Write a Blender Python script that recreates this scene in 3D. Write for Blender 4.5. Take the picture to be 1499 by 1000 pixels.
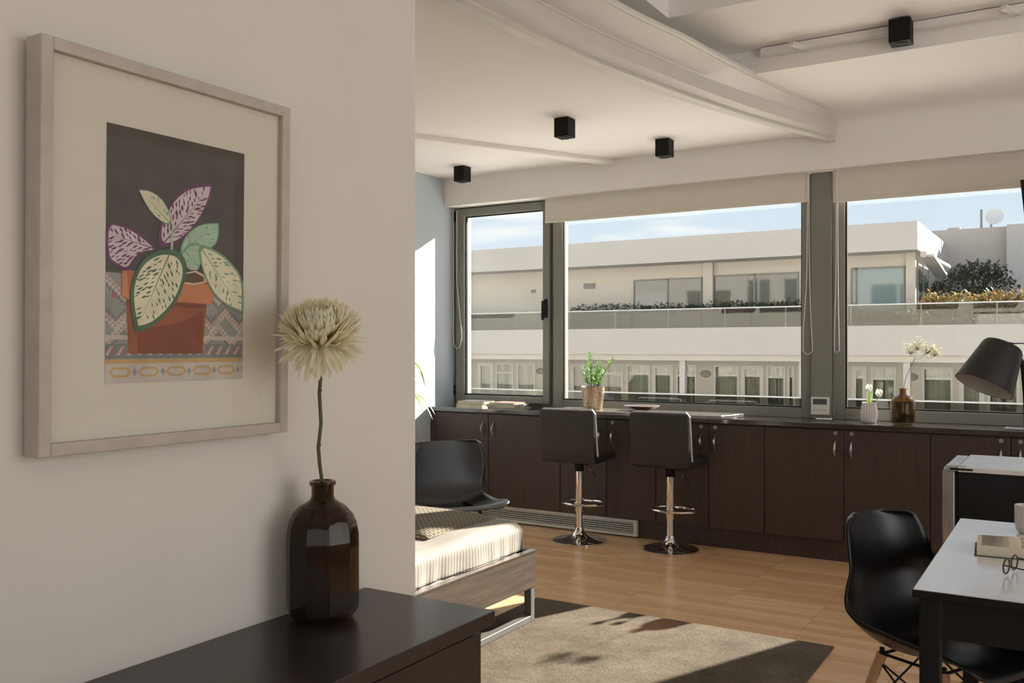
import bpy, bmesh, math, random
from mathutils import Vector, Matrix
from math import sin, cos, pi, radians

for o in list(bpy.data.objects):
    bpy.data.objects.remove(o, do_unlink=True)
S = bpy.context.scene
C = S.collection

# ------------------------------------------------------------------ camera
F_PX = 1343.0
YAW = radians(31.56)
H = 1.38
cam_d = bpy.data.cameras.new('camera')
cam = bpy.data.objects.new('camera', cam_d)
C.objects.link(cam)
cam_d.sensor_fit = 'HORIZONTAL'
cam_d.sensor_width = 36.0
cam_d.lens = 36.0 * F_PX / 1499.0
cam_d.shift_y = 9.0 / 1499.0
cam_d.clip_start = 0.05
cam_d.clip_end = 500
cam.location = (0, 0, H)
cam.rotation_euler = (radians(90), 0, YAW)
S.camera = cam

# ------------------------------------------------------------------ world: pale hazy sky with soft clouds
w = bpy.data.worlds.new('sky'); S.world = w; w.use_nodes = True
nt = w.node_tree; N = nt.nodes; L = nt.links
for n in list(N): N.remove(n)
out = N.new('ShaderNodeOutputWorld'); bg = N.new('ShaderNodeBackground')
tc = N.new('ShaderNodeTexCoord'); sep = N.new('ShaderNodeSeparateXYZ')
L.new(tc.outputs['Generated'], sep.inputs[0])
ramp = N.new('ShaderNodeValToRGB')
L.new(sep.outputs['Z'], ramp.inputs[0])
e = ramp.color_ramp.elements
e[0].position = 0.0; e[0].color = (0.78, 0.80, 0.82, 1)
e[1].position = 1.0; e[1].color = (0.30, 0.48, 0.80, 1)
x = ramp.color_ramp.elements.new(0.10); x.color = (0.70, 0.78, 0.86, 1)
x = ramp.color_ramp.elements.new(0.20); x.color = (0.58, 0.70, 0.84, 1)
mp = N.new('ShaderNodeMapping'); mp.inputs['Scale'].default_value = (3.2, 3.2, 22)
mp.inputs['Location'].default_value = (0.4, 0.2, 0.3)
L.new(tc.outputs['Generated'], mp.inputs[0])
nz = N.new('ShaderNodeTexNoise'); nz.inputs['Scale'].default_value = 1.6; nz.inputs['Detail'].default_value = 7
L.new(mp.outputs[0], nz.inputs['Vector'])
cr = N.new('ShaderNodeValToRGB'); cr.color_ramp.elements[0].position = 0.53; cr.color_ramp.elements[1].position = 0.68
L.new(nz.outputs['Fac'], cr.inputs[0])
mx = N.new('ShaderNodeMixRGB'); mx.inputs[2].default_value = (0.95, 0.94, 0.92, 1)
L.new(cr.outputs[0], mx.inputs[0]); L.new(ramp.outputs[0], mx.inputs[1])
L.new(mx.outputs[0], bg.inputs[0]); bg.inputs[1].default_value = 0.84
L.new(bg.outputs[0], out.inputs[0])

# ------------------------------------------------------------------ sun and two added fill lamps out of view
SUN = Vector((-0.415, -1.0, -0.52)).normalized()
sd = bpy.data.lights.new('sun', 'SUN'); sd.energy = 14.5; sd.angle = radians(0.6); sd.color = (1.0, 0.91, 0.80)
so = bpy.data.objects.new('sun', sd); C.objects.link(so)
so.rotation_euler = SUN.to_track_quat('-Z', 'Y').to_euler(); so.location = (6, 20, 12)

def area(name, loc, direction, sx, sy, power, col):
    d = bpy.data.lights.new(name, 'AREA'); d.shape = 'RECTANGLE'; d.size = sx; d.size_y = sy
    d.energy = power; d.color = col
    o = bpy.data.objects.new(name, d); C.objects.link(o); o.location = loc
    o.rotation_euler = Vector(direction).to_track_quat('-Z', 'Z').to_euler()
    return o
area('fill_side', (3.45, 2.2, 1.6), (-1, 0, -0.0), 5.4, 2.2, 78, (1.0, 0.95, 0.88))  # added fill lamp right of the camera, brightens the room
area('fill_back', (1.2, -3.4, 1.6), (0, 1, 0), 3.4, 2.2, 12, (1.0, 0.95, 0.88))  # weaker added fill lamp behind the camera

S.view_settings.view_transform = 'Standard'
S.view_settings.look = 'None'
S.view_settings.gamma = 1.0
S.view_settings.use_curve_mapping = False
S.view_settings.exposure = 0.46

# ------------------------------------------------------------------ helpers
FW = Vector((-sin(YAW), cos(YAW))); RT = Vector((cos(YAW), sin(YAW)))
def ray(u):
    t = (u - 749.5) / F_PX
    return FW + RT * t
def W(u, v, Y):                       # point of the photo on the vertical plane y = Y
    d = ray(u); z = Y / d.y
    return z * d.x, H + (509 - v) * z / F_PX
def WX(u, v, X):                      # point on the vertical plane x = X
    d = ray(u); z = X / d.x
    return z * d.y, H + (509 - v) * z / F_PX

def lin(c):
    r = []
    for q in c:
        q = q / 255.0
        r.append(q / 12.92 if q <= 0.04045 else ((q + 0.055) / 1.055) ** 2.4)
    return tuple(r) + (1,)

MATS = {}
def mat(name, col, rough=0.5, metal=0.0, bump=0.0, bscale=40.0, vary=0.06, vscale=6.0, spec=0.5, stretch=(1, 1, 1), coat=0.0, sss=0.0, detail=4):
    if name in MATS: return MATS[name]
    m = bpy.data.materials.new(name); m.use_nodes = True
    n = m.node_tree.nodes; l = m.node_tree.links
    b = n['Principled BSDF']
    b.inputs['Roughness'].default_value = rough; b.inputs['Metallic'].default_value = metal
    b.inputs['Specular IOR Level'].default_value = spec
    b.inputs['Coat Weight'].default_value = coat
    b.inputs['Coat Roughness'].default_value = 0.08
    if sss: 
        b.inputs['Subsurface Weight'].default_value = sss
        b.inputs['Subsurface Radius'].default_value = (0.01, 0.01, 0.006)
    t = n.new('ShaderNodeTexCoord'); mp = n.new('ShaderNodeMapping'); mp.inputs['Scale'].default_value = stretch
    l.new(t.outputs['Object'], mp.inputs[0])
    nz = n.new('ShaderNodeTexNoise'); nz.inputs['Scale'].default_value = vscale; nz.inputs['Detail'].default_value = detail
    l.new(mp.outputs[0], nz.inputs['Vector'])
    mr = n.new('ShaderNodeMapRange'); mr.inputs[1].default_value = 0.25; mr.inputs[2].default_value = 0.75
    mr.inputs[3].default_value = 1 - vary; mr.inputs[4].default_value = 1 + vary
    l.new(nz.outputs['Fac'], mr.inputs[0])
    mul = n.new('ShaderNodeVectorMath'); mul.operation = 'SCALE'; mul.inputs[0].default_value = col[:3]
    l.new(mr.outputs[0], mul.inputs['Scale']); l.new(mul.outputs[0], b.inputs['Base Color'])
    if bump:
        n2 = n.new('ShaderNodeTexNoise'); n2.inputs['Scale'].default_value = bscale; n2.inputs['Detail'].default_value = 5
        l.new(mp.outputs[0], n2.inputs['Vector'])
        bm_ = n.new('ShaderNodeBump'); bm_.inputs['Strength'].default_value = bump; bm_.inputs['Distance'].default_value = 0.01
        l.new(n2.outputs['Fac'], bm_.inputs['Height']); l.new(bm_.outputs[0], b.inputs['Normal'])
    MATS[name] = m
    return m

def glassmat(name, tint=(1, 1, 1), refl=0.06, rough=0.0, edge=5.0):
    m = bpy.data.materials.new(name); m.use_nodes = True
    n = m.node_tree.nodes; l = m.node_tree.links
    for q in list(n): n.remove(q)
    o = n.new('ShaderNodeOutputMaterial'); tr = n.new('ShaderNodeBsdfTransparent'); gl = n.new('ShaderNodeBsdfGlossy')
    tr.inputs[0].default_value = tuple(tint) + (1,); gl.inputs['Roughness'].default_value = rough
    lw = n.new('ShaderNodeLayerWeight'); lw.inputs[0].default_value = 0.5
    pw = n.new('ShaderNodeMath'); pw.operation = 'POWER'; pw.inputs[1].default_value = 5.0
    l.new(lw.outputs['Facing'], pw.inputs[0])
    mt = n.new('ShaderNodeMath'); mt.operation = 'MULTIPLY_ADD'; mt.inputs[1].default_value = 0.9; mt.inputs[2].default_value = refl; mt.use_clamp = True
    l.new(pw.outputs[0], mt.inputs[0])
    mx = n.new('ShaderNodeMixShader'); l.new(mt.outputs[0], mx.inputs[0]); l.new(tr.outputs[0], mx.inputs[1]); l.new(gl.outputs[0], mx.inputs[2])
    l.new(mx.outputs[0], o.inputs[0])
    return m

# paints, woods, fabrics
M_wall = mat('warm_white_paint', (0.645, 0.612, 0.565), 0.75, bump=0.03, bscale=120, vary=0.015)
M_blue = mat('pale_blue_grey_paint', (0.47, 0.53, 0.58), 0.8, bump=0.03, bscale=120, vary=0.015)
M_ceil = mat('ceiling_paint', (0.86, 0.84, 0.815), 0.7, bump=0.02, bscale=90, vary=0.012)
M_beam = mat('beam_gloss_paint', (0.66, 0.63, 0.58), 0.38, vary=0.03)
M_grey = mat('grey_window_aluminium', (0.23, 0.23, 0.205), 0.42, vary=0.03, spec=0.5)
M_blind = mat('cream_blind_fabric', (0.70, 0.66, 0.58), 0.85, bump=0.05, bscale=500, vary=0.02)
M_white = mat('white_plastic', (0.72, 0.70, 0.66), 0.45, vary=0.02)
M_black = mat('black_plastic', (0.008, 0.008, 0.008), 0.45, vary=0.05, spec=.3)
M_blackmatt = mat('black_matt_metal', (0.008, 0.0075, 0.007), 0.6, vary=0.05, spec=.2)
M_leather = mat('black_leather', (0.028, 0.026, 0.025), 0.42, bump=0.12, bscale=260, vary=0.1)
M_piping = mat('white_leather_edge', (0.62, 0.60, 0.57), 0.45, vary=0.03)
M_chrome = mat('chrome', (0.75, 0.72, 0.68), 0.08, metal=1.0, vary=0.02)
M_steel = mat('brushed_steel', (0.55, 0.52, 0.48), 0.28, metal=1.0, vary=0.05)
M_outer = mat('pale_facade_render', (0.51, 0.485, 0.455), 0.9, bump=0.05, bscale=6, vary=0.03, vscale=0.4)
M_outer2 = mat('cream_facade_render', (0.54, 0.515, 0.47), 0.9, bump=0.05, bscale=6, vary=0.03, vscale=0.4)
M_outer3 = mat('grey_facade_render', (0.50, 0.455, 0.40), 0.9, bump=0.05, bscale=6, vary=0.04, vscale=0.5)
M_curtain = mat('beige_curtain', (0.66, 0.63, 0.56), 0.9, vary=0.25, vscale=3.0, stretch=(3, 1, 0.05))

def wood(name, c1, c2, scale=(1, 1, 1), rough=0.4, wscale=8, coat=0.0, spec=0.5):
    m = bpy.data.materials.new(name); m.use_nodes = True
    n = m.node_tree.nodes; l = m.node_tree.links; b = n['Principled BSDF']
    t = n.new('ShaderNodeTexCoord'); mp = n.new('ShaderNodeMapping'); mp.inputs['Scale'].default_value = scale
    l.new(t.outputs['Object'], mp.inputs[0])
    nz = n.new('ShaderNodeTexNoise'); nz.inputs['Scale'].default_value = wscale; nz.inputs['Detail'].default_value = 8; nz.inputs['Roughness'].default_value = 0.62
    nz.inputs['Distortion'].default_value = 0.4
    l.new(mp.outputs[0], nz.inputs['Vector'])
    r = n.new('ShaderNodeValToRGB'); r.color_ramp.elements[0].position = 0.32; r.color_ramp.elements[1].position = 0.68
    r.color_ramp.elements[0].color = tuple(c1) + (1,); r.color_ramp.elements[1].color = tuple(c2) + (1,)
    l.new(nz.outputs['Fac'], r.inputs[0]); l.new(r.outputs[0], b.inputs['Base Color'])
    b.inputs['Roughness'].default_value = rough; b.inputs['Coat Weight'].default_value = coat; b.inputs['Coat Roughness'].default_value = 0.1
    b.inputs['Specular IOR Level'].default_value = spec
    return m
M_wenge = wood('dark_wenge_door', (0.046, 0.028, 0.021), (0.070, 0.044, 0.034), (14, 14, 0.5), 0.45, 5)
M_wengetop = wood('dark_wenge_top', (0.036, 0.025, 0.020), (0.056, 0.040, 0.033), (0.6, 14, 14), 0.16, 5, spec=0.8, coat=1.0)
M_chesttop = wood('dark_brown_chest', (0.018, 0.0135, 0.012), (0.027, 0.020, 0.018), (14, 0.6, 14), 0.27, 5, spec=0.5)
M_bedsteel = mat('satin_grey_steel', (.16, .155, .15), .55, metal=.4, vary=.05)
M_bedwood = wood('brown_oak_board', (0.038, 0.025, 0.017), (0.090, 0.061, 0.041), (16, 1.2, 16), 0.5, 3)
M_legwood = wood('light_beech', (0.42, 0.23, 0.11), (0.58, 0.34, 0.18), (20, 20, 1.5), 0.45, 4)
M_framewood = wood('pale_limed_frame', (0.40, 0.35, 0.305), (0.48, 0.425, 0.375), (3, 3, 3), 0.55, 6)

def floor_mat():
    m = bpy.data.materials.new('oak_parquet'); m.use_nodes = True
    n = m.node_tree.nodes; l = m.node_tree.links; b = n['Principled BSDF']
    t = n.new('ShaderNodeTexCoord')
    br = n.new('ShaderNodeTexBrick'); br.offset = 0.37; br.offset_frequency = 1
    br.inputs['Scale'].default_value = 1.0; br.inputs['Brick Width'].default_value = 0.48; br.inputs['Row Height'].default_value = 0.07
    br.inputs['Mortar Size'].default_value = 0.0007; br.inputs['Mortar Smooth'].default_value = 0.3; br.inputs['Bias'].default_value = 0.0
    br.inputs['Color1'].default_value = (0.78, 0.46, 0.235, 1); br.inputs['Color2'].default_value = (0.93, 0.62, 0.36, 1)
    br.inputs['Mortar'].default_value = (0.30, 0.16, 0.08, 1)
    l.new(t.outputs['Object'], br.inputs['Vector'])
    mp = n.new('ShaderNodeMapping'); mp.inputs['Scale'].default_value = (1.5, 22, 1); l.new(t.outputs['Object'], mp.inputs[0])
    nz = n.new('ShaderNodeTexNoise'); nz.inputs['Scale'].default_value = 3; nz.inputs['Detail'].default_value = 8; l.new(mp.outputs[0], nz.inputs['Vector'])
    mr = n.new('ShaderNodeMapRange'); mr.inputs[1].default_value = 0.3; mr.inputs[2].default_value = 0.7; mr.inputs[3].default_value = 0.88; mr.inputs[4].default_value = 1.10
    l.new(nz.outputs['Fac'], mr.inputs[0])
    sc = n.new('ShaderNodeVectorMath'); sc.operation = 'SCALE'; l.new(br.outputs['Color'], sc.inputs[0]); l.new(mr.outputs[0], sc.inputs['Scale'])
    l.new(sc.outputs[0], b.inputs['Base Color'])
    b.inputs['Roughness'].default_value = 0.26; b.inputs['Specular IOR Level'].default_value = 0.5
    return m
M_floor = floor_mat()

def rug_mat():
    m = bpy.data.materials.new('taupe_rug_pile'); m.use_nodes = True
    n = m.node_tree.nodes; l = m.node_tree.links; b = n['Principled BSDF']
    t = n.new('ShaderNodeTexCoord')
    n1 = n.new('ShaderNodeTexNoise'); n1.inputs['Scale'].default_value = 3.5; n1.inputs['Detail'].default_value = 9; n1.inputs['Roughness'].default_value = 0.7
    l.new(t.outputs['Object'], n1.inputs['Vector'])
    r = n.new('ShaderNodeValToRGB'); r.color_ramp.elements[0].position = 0.35; r.color_ramp.elements[1].position = 0.66
    r.color_ramp.elements[0].color = (0.104, 0.082, 0.060, 1); r.color_ramp.elements[1].color = (0.180, 0.147, 0.110, 1)
    l.new(n1.outputs['Fac'], r.inputs[0])
    n2 = n.new('ShaderNodeTexNoise'); n2.inputs['Scale'].default_value = 170; n2.inputs['Detail'].default_value = 3
    mp = n.new('ShaderNodeMapping'); mp.inputs['Scale'].default_value = (0.5, 1.4, 1); l.new(t.outputs['Object'], mp.inputs[0]); l.new(mp.outputs[0], n2.inputs['Vector'])
    mr = n.new('ShaderNodeMapRange'); mr.inputs[1].default_value = 0.3; mr.inputs[2].default_value = 0.7; mr.inputs[3].default_value = 0.62; mr.inputs[4].default_value = 1.3
    l.new(n2.outputs['Fac'], mr.inputs[0])
    sc = n.new('ShaderNodeVectorMath'); sc.operation = 'SCALE'; l.new(r.outputs[0], sc.inputs[0]); l.new(mr.outputs[0], sc.inputs['Scale'])
    l.new(sc.outputs[0], b.inputs['Base Color']); b.inputs['Roughness'].default_value = 0.95; b.inputs['Specular IOR Level'].default_value = 0.1
    bp = n.new('ShaderNodeBump'); bp.inputs['Strength'].default_value = 0.6; bp.inputs['Distance'].default_value = 0.004
    l.new(n2.outputs['Fac'], bp.inputs['Height']); l.new(bp.outputs[0], b.inputs['Normal'])
    return m
M_rug = rug_mat()

G_win = glassmat('window_glass', (0.97, 0.985, 0.98), 0.03)
G_pic = glassmat('picture_glass', (0.985, 0.985, 0.98), 0.025)
G_rail = glassmat('balustrade_glass', (0.52, 0.53, 0.48), 0.07)
def dark_glass(name, col, rough=0.03):
    m = mat(name, col, rough, vary=0.05, spec=1.0, bump=.12, bscale=.9)
    return m
M_farglass = dark_glass('facade_window_glass', (0.10, 0.11, 0.105), 0.03)
M_farglass2 = dark_glass('facade_window_teal', (0.13, 0.22, 0.25), 0.04)
def amber(name, col, density=1.0, rough=0.02):
    m = bpy.data.materials.new(name); m.use_nodes = True
    n = m.node_tree.nodes; l = m.node_tree.links
    for q in list(n): n.remove(q)
    o = n.new('ShaderNodeOutputMaterial'); tr = n.new('ShaderNodeBsdfTransparent'); tr.inputs[0].default_value = tuple(col) + (1,)
    gl = n.new('ShaderNodeBsdfGlossy'); gl.inputs['Roughness'].default_value = rough
    df = n.new('ShaderNodeBsdfDiffuse'); df.inputs[0].default_value = (col[0] * 0.25, col[1] * 0.25, col[2] * 0.25, 1)
    m1 = n.new('ShaderNodeMixShader'); m1.inputs[0].default_value = 0.10
    l.new(tr.outputs[0], m1.inputs[1]); l.new(df.outputs[0], m1.inputs[2])
    lw = n.new('ShaderNodeLayerWeight'); lw.inputs[0].default_value = 0.5
    pw = n.new('ShaderNodeMath'); pw.operation = 'POWER'; pw.inputs[1].default_value = 4.0; l.new(lw.outputs['Facing'], pw.inputs[0])
    fr = n.new('ShaderNodeMath'); fr.operation = 'MULTIPLY_ADD'; fr.inputs[1].default_value = 0.9; fr.inputs[2].default_value = 0.022; l.new(pw.outputs[0], fr.inputs[0])
    mx = n.new('ShaderNodeMixShader'); l.new(fr.outputs[0], mx.inputs[0]); l.new(m1.outputs[0], mx.inputs[1]); l.new(gl.outputs[0], mx.inputs[2])
    l.new(mx.outputs[0], o.inputs[0])
    return m

# ------------------------------------------------------------------ mesh builder
def org(o):
    p = Vector((0, 0, 0))
    while o is not None:
        p += o.location; o = o.parent
    return p

class MB:
    def __init__(s): s.b = bmesh.new()
    def box(s, x0, x1, y0, y1, z0, z1, mi=0):
        vs = [s.b.verts.new(p) for p in ((x0, y0, z0), (x1, y0, z0), (x1, y1, z0), (x0, y1, z0), (x0, y0, z1), (x1, y0, z1), (x1, y1, z1), (x0, y1, z1))]
        for f in ((3, 2, 1, 0), (4, 5, 6, 7), (0, 1, 5, 4), (1, 2, 6, 5), (2, 3, 7, 6), (3, 0, 4, 7)):
            q = s.b.faces.new([vs[i] for i in f]); q.material_index = mi
        return s
    def boxm(s, M, sx, sy, sz, mi=0):
        vs = [s.b.verts.new(M @ Vector((a * sx / 2, b * sy / 2, c * sz / 2))) for a, b, c in ((-1, -1, -1), (1, -1, -1), (1, 1, -1), (-1, 1, -1), (-1, -1, 1), (1, -1, 1), (1, 1, 1), (-1, 1, 1))]
        for f in ((3, 2, 1, 0), (4, 5, 6, 7), (0, 1, 5, 4), (1, 2, 6, 5), (2, 3, 7, 6), (3, 0, 4, 7)):
            q = s.b.faces.new([vs[i] for i in f]); q.material_index = mi
        return s
    def prism(s, poly, a, b, axis='z', mi=0):          # polygon extruded from a to b along an axis
        def P(p, t):
            return (p[0], p[1], t) if axis == 'z' else ((t, p[0], p[1]) if axis == 'x' else (p[0], t, p[1]))
        lo = [s.b.verts.new(P(p, a)) for p in poly]; hi = [s.b.verts.new(P(p, b)) for p in poly]
        n = len(poly)
        s.b.faces.new(lo[::-1]).material_index = mi; s.b.faces.new(hi).material_index = mi
        for i in range(n):
            s.b.faces.new((lo[i], lo[(i + 1) % n], hi[(i + 1) % n], hi[i])).material_index = mi
        return s
    def tube(s, pts, r, seg=10, mi=0, closed=False):
        pts = [Vector(p) for p in pts]; n = len(pts)
        rs = r if isinstance(r, (list, tuple)) else [r] * n
        rings = []; up = Vector((0, 0, 1))
        for i, p in enumerate(pts):
            if closed: d = pts[(i + 1) % n] - pts[i - 1]
            else: d = pts[min(i + 1, n - 1)] - pts[max(i - 1, 0)]
            d.normalize()
            if i == 0:
                a = up.cross(d)
                if a.length < 0.1: a = Vector((1, 0, 0)).cross(d)
            else:
                a = pa - d * pa.dot(d)
            a.normalize(); pa = a; b = d.cross(a)
            rings.append([s.b.verts.new(p + (a * cos(2 * pi * k / seg) + b * sin(2 * pi * k / seg)) * rs[i]) for k in range(seg)])
        m = n if closed else n - 1
        for i in range(m):
            A = rings[i]; B = rings[(i + 1) % n]
            for k in range(seg):
                s.b.faces.new((A[k], A[(k + 1) % seg], B[(k + 1) % seg], B[k])).material_index = mi
        if not closed:
            s.b.faces.new(rings[0][::-1]).material_index = mi; s.b.faces.new(rings[-1]).material_index = mi
        return s
    def lathe(s, prof, cx=0, cy=0, seg=32, mi=0, M=None, closed=False, sx=1, sy=1, ngon=None):
        rings = []
        for r, z in prof:
            if r < 1e-5:
                rings.append([s.b.verts.new(Vector((cx, cy, z)) if M is None else M @ Vector((0, 0, z)))])
            else:
                ring = []
                for k in range(seg):
                    a = 2 * pi * k / seg
                    q = 1.0
                    if ngon:
                        h = pi / ngon
                        q = cos(h) / cos(((a) % (2 * h)) - h); q = 0.35 + 0.65 * q if False else (0.25 + 0.75 * q)
                    p = Vector((cos(a) * r * q * sx, sin(a) * r * q * sy, z))
                    ring.append(s.b.verts.new(p + Vector((cx, cy, 0)) if M is None else M @ p))
                rings.append(ring)
        m = len(rings)
        for i in range(m if closed else m - 1):
            A = rings[i]; B = rings[(i + 1) % m]
            if len(A) == 1 and len(B) == 1: continue
            for k in range(seg):
                k2 = (k + 1) % seg
                if len(A) == 1: f = (A[0], B[k2], B[k])
                elif len(B) == 1: f = (A[k], A[k2], B[0])
                else: f = (A[k], A[k2], B[k2], B[k])
                s.b.faces.new(f).material_index = mi
        return s
    def quad(s, a, b, c, d, mi=0):
        s.b.faces.new([s.b.verts.new(p) for p in (a, b, c, d)]).material_index = mi; return s
    def poly(s, pts, mi=0):
        s.b.faces.new([s.b.verts.new(p) for p in pts]).material_index = mi; return s
    def grid(s, fn, nu, nv, mi=0, wrap=False):
        g = [[s.b.verts.new(fn(i / (nu - 1), j / (nv - 1))) for j in range(nv)] for i in range(nu)]
        for i in range(nu - 1):
            for j in range(nv - 1):
                s.b.faces.new((g[i][j], g[i + 1][j], g[i + 1][j + 1], g[i][j + 1])).material_index = mi
        return s
    def build(s, name, m, parent=None, bev=0.0, seg=2, smooth=True, solid=0.0, sub=0, fix=True, ang=38):
        me = bpy.data.meshes.new(name)
        if fix: bmesh.ops.recalc_face_normals(s.b, faces=s.b.faces[:])
        if parent is not None:
            bmesh.ops.translate(s.b, verts=s.b.verts[:], vec=-org(parent))
        s.b.to_mesh(me); s.b.free()
        for q in (m if isinstance(m, (list, tuple)) else [m]): me.materials.append(q)
        if smooth:
            me.polygons.foreach_set('use_smooth', [True] * len(me.polygons))
            me.set_sharp_from_angle(angle=radians(ang))
        o = bpy.data.objects.new(name, me); C.objects.link(o)
        if parent is not None: o.parent = parent
        if solid:
            q = o.modifiers.new('thickness', 'SOLIDIFY'); q.thickness = solid; q.offset = 0
        if sub:
            q = o.modifiers.new('smooth', 'SUBSURF'); q.levels = sub; q.render_levels = sub
        if bev:
            q = o.modifiers.new('bevel', 'BEVEL'); q.width = bev; q.segments = seg; q.limit_method = 'ANGLE'; q.angle_limit = radians(35)
        return o

def tag(o, label=None, cat=None, group=None, kind=None):
    if label: o['label'] = label
    if cat: o['category'] = cat
    if group: o['group'] = group
    if kind: o['kind'] = kind
    return o
def thing(name, loc, label=None, cat=None, group=None, kind=None):
    o = bpy.data.objects.new(name, None); C.objects.link(o); o.location = loc; o.empty_display_size = 0.1
    return tag(o, label, cat, group, kind)
def struct(o):
    o['kind'] = 'structure'; return o
def dup(root, loc, rz, label, group=None):
    r = root.copy(); C.objects.link(r); r.location = loc; r.rotation_euler = (0, 0, rz); r['label'] = label
    if group: r['group'] = group
    for ch in list(root.children):
        c = ch.copy(); C.objects.link(c); c.parent = r
        for g in list(ch.children):
            d = g.copy(); C.objects.link(d); d.parent = c
    return r
def arc(cx, cy, r, a0, a1, n):
    return [(cx + r * cos(a0 + (a1 - a0) * i / n), cy + r * sin(a0 + (a1 - a0) * i / n)) for i in range(n + 1)]

# ------------------------------------------------------------------ THE ROOM
XL, YW, YB = -4.54, 6.5, 6.3         # left wall, window plane, bulkhead face
ZC, ZB, ZR = 2.80, 2.57, 2.946       # left ceiling, bulkhead underside, right ceiling
XP, YP = -1.264, 1.642               # picture wall face and its end
XR, YBK = 3.2, -3.0
struct(MB().box(XL - .15, XR + .15, YBK - .15, 6.75, -0.2, 0).build('floor', M_floor))
struct(MB().box(XL - .15, XL, YBK - .15, 6.7, 0, 3.5).build('wall_left', M_blue))
struct(MB().box(XP - .14, XP, YBK, YP, 0, 3.4).build('wall_partition', M_wall))
b = MB()                              # right wall around a wide opening added to let fill light in
b.box(XR, XR + .15, YBK, -0.5, 0, 3.5).box(XR, XR + .15, 5.0, 6.7, 0, 3.5).box(XR, XR + .15, -0.5, 5.0, 0, .45).box(XR, XR + .15, -0.5, 5.0, 2.75, 3.5)
struct(b.build('wall_right', M_wall))
b = MB()  # back wall, likewise with an opening added for the fill lamp
b.box(XL, -0.5, YBK - .15, YBK, 0, 3.5).box(2.9, XR, YBK - .15, YBK, 0, 3.5).box(-0.5, 2.9, YBK - .15, YBK, 0, .45).box(-0.5, 2.9, YBK - .15, YBK, 2.75, 3.5)
struct(b.build('wall_back', M_wall))
b = MB()                              # window wall: parapet, bulkhead and the solid part right of the last window
b.box(XL, XR, 6.54, 6.7, 0, .88).box(XL, XR, YB, 6.7, ZB, 3.5).box(-0.14, XR, 6.505, 6.7, .88, ZB)
struct(b.build('wall_window', M_ceil))
b = MB(); b.box(XL, -1.35, YBK, YB, ZC, ZC + .8)
# ceiling left of the curved beam follows the beam
BEAM = [(-2.20, 1.9), (-2.19, 2.4), (-2.165, 2.95), (-2.125, 3.45), (-2.07, 3.95), (-1.975, 4.45), (-1.86, 4.93), (-1.70, 5.5), (-1.53, 6.0), (-1.42, 6.31)]
b = MB()
b.prism([(XL, -3)] + [(-2.2, -3)] + [(p[0] + .02, p[1]) for p in BEAM] + [(XL, 6.31)], ZC, 3.3)
struct(b.build('ceiling', M_ceil))
b = MB(); bp = [(p[0], p[1]) for p in BEAM]
right = bp[::-1]
b.prism([(-1.79, -3), (XR, -3), (XR, 4.45), (-1.79, 4.45)], 3.26, 3.5)
b.prism([(XR, 4.45), (XR, 5.2), (-1.85, 5.2), (-2.4, 4.3), (-2.4, -3), (-1.79, -3), (-1.79, 4.45)], 3.08, 3.5)
# last step: lowest ceiling with a cove into the bulkhead
prof = [(5.2, 3.5), (5.2, ZR), (6.02, ZR)] + [(6.02 + .28 * sin(a), ZR - .10 * (1 - cos(a))) for a in [pi / 2 * k / 8 for k in range(1, 9)]] + [(6.31, 3.5)]
b.prism(prof, -1.86, XR, 'x')
struct(b.build('ceiling', M_ceil))
struct(MB().box(XL - .15, XR + .15, YBK - .15, 6.7, 3.5, 3.65).build('ceiling', M_ceil))

# curved beam: profile swept along the plan curve (offset to the right, height); wider away from the window
n = len(BEAM)
def beam_sections():
    secs = []
    fine = []
    for i in range(n - 1):
        for k in range(4):
            t = k / 4
            p0 = BEAM[max(i - 1, 0)]; p1 = BEAM[i]; p2 = BEAM[i + 1]; p3 = BEAM[min(i + 2, n - 1)]
            q = [0.5 * ((2 * p1[j]) + (-p0[j] + p2[j]) * t + (2 * p0[j] - 5 * p1[j] + 4 * p2[j] - p3[j]) * t * t + (-p0[j] + 3 * p1[j] - 3 * p2[j] + p3[j]) * t ** 3) for j in (0, 1)]
            fine.append(q)
    fine.append(list(BEAM[-1]))
    return fine
fine = beam_sections()
def sweep(prof_fn, mi=0, bm_=None):
    rings = []
    for (x0, y0) in fine:
        s = max(0.0, min(1.0, (6.3 - y0) / 1.9))
        rings.append([bm_.b.verts.new((x0 + a, y0, z)) for a, z in prof_fn(s)])
    for i in range(len(rings) - 1):
        A, B = rings[i], rings[i + 1]; k = len(A)
        for j in range(k):
            bm_.b.faces.new((A[j], A[(j + 1) % k], B[(j + 1) % k], B[j])).material_index = mi
    bm_.b.faces.new(rings[0]); bm_.b.faces.new(rings[-1][::-1])
bt = thing('trim_1', (-1.9, 4.5, 2.8), kind='structure')
b = MB()
def pr_low(s):
    w_ = 0.03 + .07 * s
    return [(0, ZC + .08), (0, 2.775), (.012, 2.76), (.02, 2.76), (.028, 2.748), (.05 + w_ * .4, 2.742), (.06 + w_ * .5, 2.75), (.055 + w_ * .5, 2.765), (.04 + w_ * .6, 2.77), (.045 + w_ * .8, 2.785), (.045 + w_, 2.80), (.045 + w_, 2.87), (.04 + w_, ZC + .09)]
sweep(pr_low, 0, b); b.build('lower_flange', M_beam, bt, ang=25)
b = MB()
def pr_up(s):
    w_ = 0.045 + .09 * s; v_ = .05 + .22 * s
    return [(.03, 2.86), (w_ + .015, 2.875), (w_ + .02, 2.882), (v_ + .02, 2.938), (v_ + .03, 2.936), (v_ + .045, 2.942), (v_ + .05, 2.955), (.07, 2.962), (.07, 3.3), (.03, 3.3)]
sweep(pr_up, 0, b); b.build('upper_fascia', M_beam, bt, ang=25)
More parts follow.
